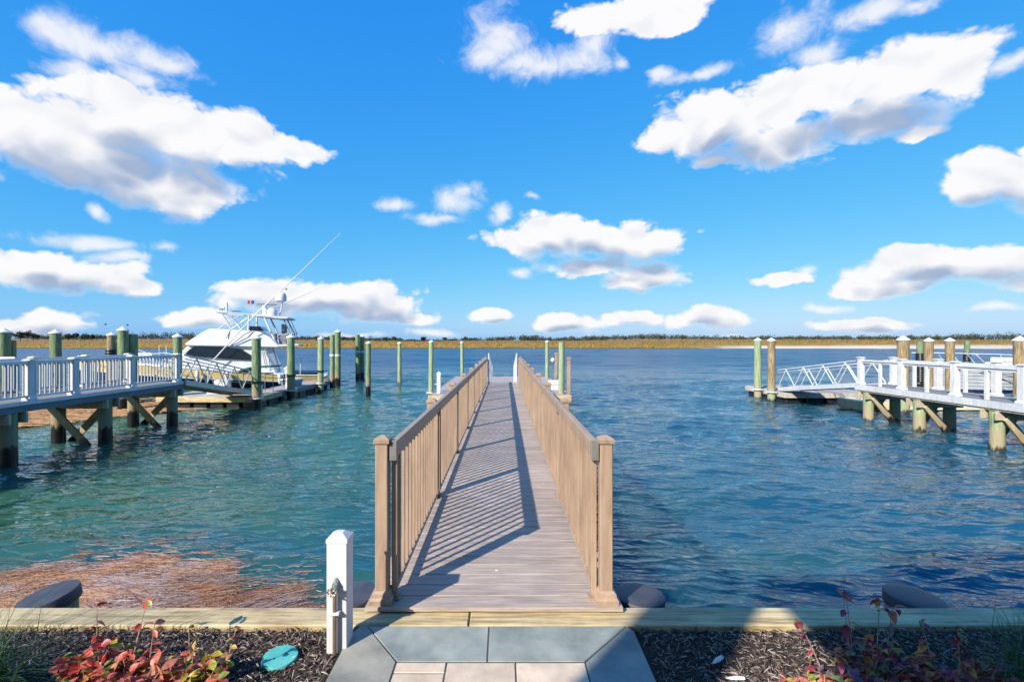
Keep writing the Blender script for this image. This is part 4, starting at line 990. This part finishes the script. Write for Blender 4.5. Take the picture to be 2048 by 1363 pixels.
for x0_, x1_, mt in ((790, 845, m_red), (845, 865, m_gel), (865, 925, m_blue)):
    b = MB(); p0, p1 = A_(x0_, 350, .9), A_(x1_, 362, .9); b.bar(p0, p1, .03, .19 if mt is not m_gel else .2); b.build('burgee_panel', mt, yt)
pole('antenna', [tuple(A_(350, 560, .6)), tuple(A_(352, 370, .6))], [.05, .07], m_gel)
b = MB(); p = A_(260, 480, .4); b.tube([(p.x-.12, p.y, p.z), (p.x+.14, p.y, p.z)], [.09, .12], 12); b.tube([p, (p.x, p.y, p.z-.24)], .03, 8); b.build('searchlight', m_gel, yt, smooth=60)
b = MB(); p0, p1 = A_(480, 551, .5), A_(645, 553, .5); b.bar(p0, p1, .5, .03); b.build('solar_panel', m_glass, yt)
# helm
p = A_(1420, 1040, .4)
for c in (.5, -.5):
    b = MB(); b.box(p.x-.25, p.x+.3, c-.28, c+.28, p.z-.05, p.z+.1); b.box(p.x-.38, p.x-.24, c-.28, c+.28, p.z, p.z+.62); b.tube([(p.x, c, p.z-.75), (p.x, c, p.z)], .08, 10)
    b.build('helm_chair', m_chair, yt, bevel=.03)
b = MB(); p0, p1 = A_(1140, 955, .9), A_(840, 860, .9); b.add([(p0.x, .95, p0.z), (p1.x, .95, p0.z), (p1.x+.1, .95, p1.z), (p1.x-.5, .95, p1.z), (p0.x, -.95, p0.z), (p1.x, -.95, p0.z), (p1.x+.1, -.95, p1.z), (p1.x-.5, -.95, p1.z)], [(0,1,2,3),(7,6,5,4),(0,4,5,1),(1,5,6,2),(2,6,7,3),(3,7,4,0)]); b.build('helm_console', m_glass, yt)
b = MB(); p = A_(1500, 1150, 0); b.box(p.x-.5, p.x+.35, -1.2, 1.2, p.z-.4, p.z+.35); b.build('bridge_seat_back', m_chair, yt, bevel=.04)
for k in range(6): pole('rod_holder', [tuple(A_(1580+k*45, 1060, 1.0)), tuple(A_(1600+k*45, 985, 1.0))], .025, m_bracket)
pole('rod_stand', [tuple(bl(600.5, 751, 1.0)), tuple(bl(601, 713, 1.0))], .022, m_aluw)
for dx_ in (-2.2, 2.2): pole('rod_stand_tube', [tuple(bl(600.5+dx_, 725, 1.0)), tuple(bl(600.8+dx_, 714, 1.0))], .02, m_aluw)
pole('grab_rail', [tuple(bl(524,698,1.85)), tuple(bl(532,737,1.85)), tuple(bl(535,732,1.85)), tuple(bl(527,699,1.85))], .016, m_bracket)
def yl(p): d = Vector((p[0]-BS.x, p[1]-BS.y)); return Vector((d.dot(fw), d.dot(lt), p[2]))
for (s0, c0, z0), pw in (((.4, 2.0, .70), W(641, 744, 25.0)), ((4.2, 2.15, 1.0), W(582.5, 752, 21.6)), ((9.0, 1.65, 1.42), W(513.5, 766, 18.6)), ((11.8, .5, 1.7), W(246.5, 735, 18.5))):
    a0, a1 = Vector((s0, c0, z0)), yl(pw); pts = []
    for i in range(15):
        f = i/14.; v = a0.lerp(a1, f); v.z -= .22*math.sin(f*math.pi); pts.append(tuple(v))
    pole('mooring_line', pts, .014, m_rope, n=6)
for k, px in enumerate((395, 455, 560)):
    p = bl(px, 752, 2.16); b = MB(); b.tube([(p.x, q(beam, p.x)*.98+.13, q(ylow, p.x)-.15), (p.x, q(beam, p.x)*.98+.13, q(ylow, p.x)+.06), (p.x, q(beam, p.x)+.12, q(ylow, p.x)+.34), (p.x, q(beam, p.x)+.10, q(ylow, p.x)+.40)], [.05, .10, .10, .04], 10); b.build('fender', m_gel, yt, smooth=60)
# ------------------------------------------------------------------ things on the docks
def pedestal(label, p, h):
    t = thing('dock_pedestal', label, 'pedestal', tuple(p)); w = .07
    b = MB(); b.box(-w, w, -w, w, 0, h*.62); b.build('column', m_white, t, bevel=.008)
    b = MB(); b.box(-w*1.45, w*1.45, -w*1.45, w*1.45, h*.62, h*.84); b.build('lamp_box', m_white, t, bevel=.01)
    b = MB(); b.loft([[(-x,-x,z),(x,-x,z),(x,x,z),(-x,x,z)] for x, z in ((w*1.9,h*.84),(w*1.95,h*.87),(w*.5,h*.96),(w*.2,h))]); b.build('roof', m_white, t)
    return t
pp = G(615.5, 770, .40); t = pedestal('white dock power pedestal with coiled yellow hose beside pale pile', (-10.2, pp.y-1.3, .40), 1.05)
b = MB(); pts = [(.12+.05*math.sin(a*1.0)*0, .10*math.cos(a)-.06, .42+.24*math.sin(a)) for a in [i*.5 for i in range(26)]]; pts = [(.13+.002*i, p[1], p[2]) for i, p in enumerate(pts)]; b.tube(pts, .02, 6); b.build('hose_coil', m_orange, t, smooth=60)
b = MB(); pts = [(-.12-.002*i, .09*math.cos(i*.5)-.05, .40+.25*math.sin(i*.5)) for i in range(26)]; b.tube(pts, .018, 6); b.build('cable_coil', m_blackp, t, smooth=60)
t = thing('utility_post', 'plain white utility post on the corner of the wide float', 'post', (-2.72, 20.1, .43))
b = MB(); b.box(-.075, .075, -.075, .075, 0, .78); b.build('column', m_white, t, bevel=.006)
b = MB(); b.loft([[(-x,-x,z),(x,-x,z),(x,x,z),(-x,x,z)] for x, z in ((.085,.78),(.085,.82),(.06,.87),(.01,.90))]); b.build('cap', m_white, t)
b = MB(); b.tube([(.075, 0, .62), (.14, 0, .62)], .03, 8); b.tube([(.13, 0, .62), (.13, 0, .55)], .02, 8); b.build('tap', m_steel, t)
b = MB(); b.tube([(-.075, 0, .38), (-.16, 0, .38)], .025, 8); b.build('hose_hook', m_white, t)
# two brown posts and small gear on our float
for px, top, Y, lean, lab in ((1111, 705, 27.4, .035, 'leaning brown dock post carrying a round white lamp'), (1137, 713.6, 20.2, 0, 'upright brown dock post with capped top near the float edge')):
    X_ = (px-CX)*Y/F; zt = H+(CY-top)*Y/F
    t = thing('dock_post', lab, 'post', (X_, Y, .43)); t.rotation_euler = (0, lean, 0); h = zt-.43
    b = MB(); b.box(-.075, .075, -.075, .075, 0, h-.1); b.build('shaft', m_rail, t, bevel=.006)
    b = MB(); b.box(-.10, .10, -.10, .10, h-.1, h-.03); b.box(-.08, .08, -.08, .08, h-.03, h); b.build('cap', m_rail, t, bevel=.006)
    if lean:
        b = MB(); b.lathe([(.01,-.13),(.1,-.09),(.13,0),(.1,.09),(.01,.13)], 14, (-.19, 0, h-.42)); b.build('lamp_globe', m_white, t, smooth=60)
t = thing('dock_step', 'white moulded dock step next to the upright brown post', 'step', (2.25, 21.6, .425))
b = MB(); b.box(-.3, .3, -.35, .35, 0, .2); b.box(-.3, .3, -.02, .35, .2, .42); b.build('moulding', m_white, t, bevel=.03)
# cart with canopy, bucket, bins
t = thing('canopy_cart', 'dock cart frame under a dark green canvas canopy', 'cart', (-10.35, 20.4, .415))
for sx in (-.45, .45):
    for sy in (-.35, .35): b = MB(); b.tube([(sx, sy, 0), (sx, sy, .82)], .016, 6); b.build('leg', m_bracket, t)
b = MB(); rows = [[(-.62+.02*0, y, .86), (-.5, y, 1.02), (-.1, y, 1.12), (.75, y, 1.16), (.75, y, 1.10), (-.08, y, 1.06), (-.46, y, .96), (-.58, y, .84)] for y in (-.5, .5)]; b.loft(rows); b.build('canopy', m_green, t, smooth=30)
b = MB(); b.box(-.46, .46, -.36, .36, .80, .84); b.build('frame', m_bracket, t)
t = thing('bucket', 'white bucket with dark blue lid under the green canopy', 'bucket', (-10.15, 20.05, .415))
b = MB(); b.lathe([(.14,0),(.155,.30),(.165,.31),(.165,.36),(.155,.37)], 18); b.build('body', m_white, t, smooth=40)
b = MB(); b.lathe([(.17,.37),(.17,.46),(.15,.47)], 18); b.build('lid', m_blue, t, smooth=40)
t = thing('storage_tote', 'pale blue grey storage tote on the finger dock', 'tote', (-10.35, 23.6, .415))
b = MB(); b.loft([[(-x,-y,z),(x,-y,z),(x,y,z),(-x,y,z)] for x, y, z in ((.3,.4,0),(.36,.48,.3))]); b.build('bin', MAT('tote_plastic', [(.16,.24,.36),(.22,.31,.44)], .5, 6), t)
b = MB(); b.loft([[(-x,-y,z),(x,-y,z),(x,y,z),(-x,y,z)] for x, y, z in ((.38,.5,.3),(.38,.5,.34),(.30,.42,.37))]); b.build('lid', m_white, t)
t = thing('boarding_steps', 'white boarding steps with handrail standing on the timber float', 'steps', (-11.9, 20.2, .415))
for k in range(3): b = MB(); b.box(-.3, .3, -.35+.25*k, -.10+.25*k, 0, .18*(k+1)); b.build('step', m_white, t, bevel=.015)
b = MB(); b.tube([(-.3,-.3,0),(-.3,-.2,1.25),(.3,-.2,1.25),(.3,-.3,0)], .02, 8); b.build('handrail', m_aluw, t, smooth=60)
t = thing('blue_crate', 'low blue crate on the cream float behind the open railing', 'crate', (16.2, 18.6, .365))
b = MB(); b.loft([[(-x,-y,z),(x,-y,z),(x,y,z),(-x,y,z)] for x, y, z in ((.32,.25,0),(.36,.29,.28))]); b.build('body', m_blue, t)
b = MB(); b.box(-.38, .38, -.31, .31, .28, .32); b.build('lid', m_blue, t, bevel=.01)
# ------------------------------------------------------------------ white motorboat behind the right pier
m_hullg = MAT('grey_gelcoat', [(.36,.38,.40),(.44,.46,.48)], .4, 3)  # hull gets a darker, greyer gelcoat than deck and cabin
mb_ = thing('motorboat', 'white motorboat with lapped hull and bow rail behind the open-railed pier', 'motorboat', (22.0, 25.6, 0))
stn = [0, .4, .9, 1.6, 2.5, 3.6, 5, 6.5, 8.0]
bm_ = [(0,.04),(.4,.35),(.9,.7),(1.6,1.05),(2.5,1.3),(3.6,1.45),(8,1.5)]
for k in range(7):
    f0, f1 = k/7., (k+1)/7.; b = MB()
    for s in (-1, 1):
        rows = []
        for x_ in stn:
            B_ = q(bm_, x_); zsh = 1.42-.035*x_; z0, z1 = .12+(zsh-.12)*f0, .12+(zsh-.12)*f1
            rk = lambda f: .9*(1-f)*max(0, 1-x_/3.0)
            rows.append([(x_+rk(f0), s*(B_*(.72+.28*f0)+.03), z0), (x_+rk(f1), s*B_*(.72+.28*f1), z1)])
        b.loft(rows, close=False)
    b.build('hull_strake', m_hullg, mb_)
b = MB(); b.loft([[(x_+.9*max(0,1-x_/3.), -q(bm_,x_)*.70, -.4), (x_+.9*max(0,1-x_/3.), -q(bm_,x_)*.73, .12), (x_+.9*max(0,1-x_/3.), q(bm_,x_)*.73, .12), (x_+.9*max(0,1-x_/3.), q(bm_,x_)*.70, -.4)] for x_ in stn]); b.build('hull_bottom', m_navy, mb_)
b = MB(); b.loft([[(x_, -q(bm_,x_), 1.42-.035*x_), (x_, 0, 1.50-.035*x_), (x_, q(bm_,x_), 1.42-.035*x_)] for x_ in stn], close=False); b.build('deck', m_gel, mb_)
b = MB(); b.box(4.3, 8.0, -1.0, 1.0, 1.22, 1.46); b.box(4.5, 8.0, -.9, .9, 1.46, 1.72); b.build('cabin', m_gel, mb_, bevel=.05)
for s in (-1, 1):
    b = MB(); b.tube([(-.35, s*.12, 1.98), (1.2, s*.85, 1.97), (2.8, s*1.28, 1.93), (4.4, s*1.40, 1.84)], .022, 8); b.build('bow_rail', m_aluw, mb_, smooth=60)
    for x_ in (.2, 1.1, 2.1, 3.1, 4.0): b = MB(); b.tube([(x_+.25, s*q(bm_, x_+.25)*.95, 1.42-.035*x_-.02), (x_-.25, s*(q(bm_, max(0, x_-.2))*.95), 1.96-.025*x_)], .017, 6); b.build('rail_stanchion', m_aluw, mb_)
b = MB(); b.tube([(-.35, -.12, 1.98), (-.5, 0, 1.98), (-.35, .12, 1.98)], .022, 8); b.build('bow_pulpit', m_aluw, mb_)
for (x0_, z0_, x1_, z1_) in ((2.0, 1.2, 3.9, .15), (1.9, 1.15, 5.6, .55)):
    b = MB(); pts = [(x0_+(x1_-x0_)*f, -q(bm_, x0_)*1.0-.35*math.sin(f*3.14)-.12, z0_+(z1_-z0_)*f-.12*math.sin(f*3.14)) for f in [i/8 for i in range(9)]]; b.tube(pts, .016, 6); b.build('mooring_line', m_rope, mb_, smooth=60)

# ------------------------------------------------------------------ hose post and small things in the bed
t = thing('hose_post', 'square white vinyl post with a copper water pipe and tap', 'post', (-.868, 2.56, GZ))
w = .0525
b = MB(); b.box(-w, w, -w, w, -.05, .575); b.build('sleeve', m_white, t, bevel=.003)
b = MB(); b.loft([[(-x,-x,z),(x,-x,z),(x,x,z),(-x,x,z)] for x, z in ((w+.003,.570),(w+.003,.588),(.020,.612))]); b.build('cap', m_white, t)
b = MB(); b.tube([(-.002, -w-.022, -.03), (-.002, -w-.022, .335)], .0105, 12); b.build('copper_pipe', m_copper, t, smooth=60)
b = MB(); b.box(-.026, .024, -w-.034, -w-.001, .212, .230); b.build('pipe_clamp', m_white, t, bevel=.003)
tap = MB(); tap.tube([(-.002, -w-.022, .33), (-.002, -w-.022, .372)], .014, 12); tap.tube([(-.002, -w-.022, .352), (-.002, -w-.062, .352)], .012, 12); tap.tube([(-.002, -w-.022, .368), (.0, -w+.01, .385)], .013, 10)
tp_ = tap.build('tap', m_steel, t, smooth=50)
b = MB()
pts = []
for k in range(40):
    a = 2*math.pi*k/40; r_ = .021+.0035*math.cos(a*8); pts.append((-.002+r_*math.cos(a), -w-.064, .352+r_*math.sin(a)))
pts.append(pts[0]); b.tube(pts, .0042, 6, cap=False)
for k in range(4): a = k*math.pi/2+.4; b.tube([(-.002, -w-.064, .352), (-.002+.02*math.cos(a), -w-.064, .352+.02*math.sin(a))], .0035, 6)
b.build('wheel_handle', m_steel, tp_, smooth=50)
b = MB(); b.tube([(-.002, -w-.060, .352), (-.002, -w-.072, .352)], .006, 8); b.build('handle_screw', m_red, tp_)
t = thing('valve_lid', 'round teal plastic valve lid lying in the mulch', 'lid', tuple(G(560, 1316, GZ+.012))[0:2]+(GZ+.008,)); t.rotation_euler = (.06, 0, .5)
b = MB(); b.lathe([(.084, 0), (.086, .012), (.083, .018), (.02, .0185)], 32); b.build('disc', m_teal, t, smooth=40)
for dx_ in (-.028, .028): b = MB(); b.lathe([(.006, .0187), (.006, .0195), (.001, .0195)], 10, (dx_, dx_*.3, 0)); b.build('bolt_hole', m_blackp, t)
for px, py, ln, a, lab in ((1435, 1322, .075, .55, 'bleached white curved fragment lying on sunlit mulch'), (1470, 1358, .085, -.15, 'second pale fragment half buried at the edge of the mulch')):
    p = G(px, py, GZ+.02); t = thing('bleached_fragment', lab, 'fragment', tuple(p), a)
    b = MB(); b.loft([[(x_, .011*k_*math.cos(u_), .006*k_*math.sin(u_)+.004*math.sin(x_*30)+.008) for u_ in [i*math.pi/4 for i in range(8)]] for x_, k_ in ((-ln/2, .2), (-ln/4, .9), (0, 1.2), (ln/4, 1.2), (ln/2, .95))]); b.build('shard', m_shell, t, smooth=50)

# ------------------------------------------------------------------ plants
def leaf_mesh(name, L, wd_, curl):
    vs, fs = [], []
    for i, (u_, w_) in enumerate(((0,.02),(.2,.7),(.45,1.),(.7,.75),(.9,.3),(1.,.02))):
        z = -curl*L*(u_-.3)**2+.0
        for k in (-1, 0, 1): vs.append((u_*L, k*w_*wd_/2, z+(abs(k)*.28*w_*wd_/2)))
    for i in range(5):
        for k in range(2): a = i*3+k; fs.append((a, a+1, a+4, a+3))
    b = MB(); b.add(vs, fs); me = b.mesh(name); me.polygons.foreach_set('use_smooth', [True]*len(me.polygons)); return me
def shrub(label, x0, y0, spread, hmax, nst, nl, mat, seed, lsize=1.0, tall=()):
    r = random.Random(seed); t = thing('autumn_shrub', label, 'shrub', (x0, y0, GZ))
    vars_ = []
    for k in range(4):
        me = leaf_mesh('leaf', r.uniform(.042, .062)*lsize, r.uniform(.026, .036)*lsize, r.uniform(-.2, .9)); me.materials.append(mat); vars_.append(me)
    stems = []
    for i in range(nst):
        a = r.uniform(0, 6.28); q_ = spread*math.sqrt(r.random()); hh = hmax*r.uniform(.45, .85)*(1-.35*q_/spread)
        bx, by = math.cos(a)*q_*.35, math.sin(a)*q_*.25; tx, ty = math.cos(a)*q_, math.sin(a)*q_*.55
        stems.append([(bx, by, -.02), (bx*.5+tx*.5+r.gauss(0,.01), by*.5+ty*.5, hh*.55), (tx, ty, hh)])
    for (dx_, dy_, hh) in tall: stems.append([(dx_*.6, dy_*.6, -.02), (dx_*.8, dy_*.8, hh*.5), (dx_, dy_, hh)])
    for pts in stems:
        b = MB(); b.tube(pts, [.0032, .0026, .0014], 5); b.build('stem', m_stem, t, smooth=60)
    for i in range(nl):
        pts = r.choice(stems) if i >= len(stems)*2 else stems[i % len(stems)]
        f = r.uniform(.35, 1.0) if i >= len(stems)*2 else .98
        A_1, B_1 = (Vector(pts[0]), Vector(pts[1])) if f < .5 else (Vector(pts[1]), Vector(pts[2])); ff_ = f*2 if f < .5 else f*2-1
        p = A_1.lerp(B_1, ff_)
        o = ob('leaf', r.choice(vars_), None, t, p, (r.gauss(0, .5), r.gauss(.1, .55), r.uniform(0, 6.28))); s = r.uniform(.65, 1.2); o.scale = (s, s, s)
shrub('sunlit crimson and orange autumn shrub near the green ornamental grass', -1.90, 2.26, .24, .26, 34, 298, m_leafL, 3, 1.08, ((-.10,.12,.32),(.12,.16,.33)))
shrub('sunlit coral pink shrub in the middle of the bright shrub group', -1.66, 2.16, .22, .24, 34, 298, m_leafC, 14, 1.1, ((.0,.14,.28),))
shrub('sunlit yellow green and pink shrub on the side nearer the teal lid', -1.43, 2.22, .20, .24, 30, 298, m_leafY, 4, .95, ((.17,.06,.27),(-.08,.1,.25)))
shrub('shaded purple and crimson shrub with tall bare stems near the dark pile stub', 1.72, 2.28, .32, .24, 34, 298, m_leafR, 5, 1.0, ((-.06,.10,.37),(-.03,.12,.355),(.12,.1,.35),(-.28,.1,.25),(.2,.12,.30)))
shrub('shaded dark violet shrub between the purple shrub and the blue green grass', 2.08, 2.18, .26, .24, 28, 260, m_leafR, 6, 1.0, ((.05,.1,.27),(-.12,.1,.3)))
shrub('small yellow and salmon shrub catching sun at the edge of the shade', 1.38, 2.13, .17, .17, 20, 240, m_leafY, 8, .8)
def grass(label, x0, y0, n, Lr, lean, seed, spread=.1):
    r = np.random.default_rng(seed); V, Fc = [], []
    t = thing('ornamental_grass', label, 'grass', (x0, y0, GZ))
    for i in range(n):
        a = r.uniform(0, 6.28); L = r.uniform(*Lr); d = np.array([math.cos(a)+lean[0], math.sin(a)*.8+lean[1]]); d *= r.uniform(.3, 1.0)
        p = np.array([r.normal(0, spread), r.normal(0, spread*.7), 0]); w = r.uniform(.0018, .0040); sd = np.array([-d[1], d[0]])/max(.1, np.linalg.norm(d))*w
        o = len(V); m = 6
        for k in range(m+1):
            f = k/m; c = p+np.array([d[0]*L*f**1.4*.75, d[1]*L*f**1.4*.75, L*(f-.55*f*f*np.linalg.norm(d))]); ww = 1-f*.9
            c[2] = max(c[2], .004)
            V += [c-np.array([*sd, 0])*ww, c+np.array([*sd, 0])*ww]
        for k in range(m): Fc.append((o+2*k, o+2*k+1, o+2*k+3, o+2*k+2))
    me = np_mesh('blades', np.array(V), np.array(Fc)); me.polygons.foreach_set('use_smooth', [True]*len(me.polygons))
    o = ob('blades', me, m_grassb, t); o['kind'] = 'stuff'
grass('arching green ornamental grass next to the sunlit red shrub', -2.40, 2.14, 620, (.22, .52), (.35, .1), 1)
grass('shaded blue green ornamental grass past the purple shrub', 2.44, 2.14, 560, (.22, .50), (-.35, .1), 2)
grass('tall ornamental grass clump farthest along the bed from the path', -2.80, 2.14, 260, (.40, .95), (-.1, .0), 3, .14)
grass('ornamental grass clump tucked between tall grass and red shrub', -2.42, 1.98, 240, (.45, .95), (-.1, .0), 4, .13)
# ------------------------------------------------------------------ the house behind the camera (its porch shades the bed)
hs = thing('house', 'grey shingled house with a white porch column behind the garden path', 'house', (0, 0, GZ))
b = MB(); b.box(-2.72, 16, -12, -3.0, 0, 6.6); b.build('wall', m_shingle, hs)
b = MB(); b.box(-4.02, -3.52, -3.25, -2.99, 0, 5.35); b.build('porch_column', m_trim, hs, bevel=.01)
b = MB(); b.box(-4.02, -2.722, -3.22, -3.02, 5.352, 5.95); b.build('porch_beam', m_trim, hs)
b = MB(); vs = [(-2.722, y, 4.44) for y in (-3.2, -3.04)]+[(-2.722, y, 5.35) for y in (-3.2, -3.04)]+[(-3.52, y, 5.35) for y in (-3.2, -3.04)]
b.add(vs, [(0,2,4),(1,5,3),(0,1,3,2),(2,3,5,4),(4,5,1,0)]); b.build('knee_brace', m_trim, hs)
b = MB(); b.add([(-4.02,-12.3,5.95),(16.3,-12.3,6.62),(16.3,-2.9,6.62),(-4.02,-2.9,5.95),(-4.02,-7.5,7.6),(16.3,-7.5,9.2)], [(0,1,2,3),(3,2,5,4),(1,0,4,5),(0,3,4),(1,5,2)]); b.build('roof', MAT('roof_shingle', [(.06,.06,.065),(.12,.12,.125)], .9, 6, (1,6,6), .4), hs)
for x_ in (-1.5, 1.5, 5, 8.5, 12):
    w_ = MB(); w_.box(x_-.6, x_+.6, -3.0, -2.94, 1.0, 2.6); wo = w_.build('window', m_trim, hs)
    w_ = MB(); w_.box(x_-.5, x_+.5, -2.94, -2.93, 1.1, 2.5); w_.build('pane', m_glass, wo)
b = MB(); b.box(2.9, 4.0, -3.0, -2.93, 0, 2.1); b.build('door', m_trim, hs)
# ------------------------------------------------------------------ gulls
for px, py, Y in ((211, 648.5, 60), (255, 650, 60), (572.5, 578.5, 60)):
    p = W(px, py, Y); t = thing('bird', 'small dark bird flying above the piles' if px < 300 else 'small dark bird flying above the yacht dome', 'bird', tuple(p), .4, 'birds over the piles' if px < 300 else None)
    b = MB(); b.tube([(-.16,0,0),(-.05,0,.01),(.08,0,.01),(.16,0,-.01)], [.01,.05,.05,.01], 8); b.build('body', m_blackp, t, smooth=60)
    for s in (-1, 1): b = MB(); b.add([(-.06,0,.02),(.07,0,.02),(.03,s*.2,.12),(-.05,s*.36,.05),(-.06,s*.18,.11)], [(0,1,2,4),(4,2,3)]); b.build('wing', m_blackp, t)
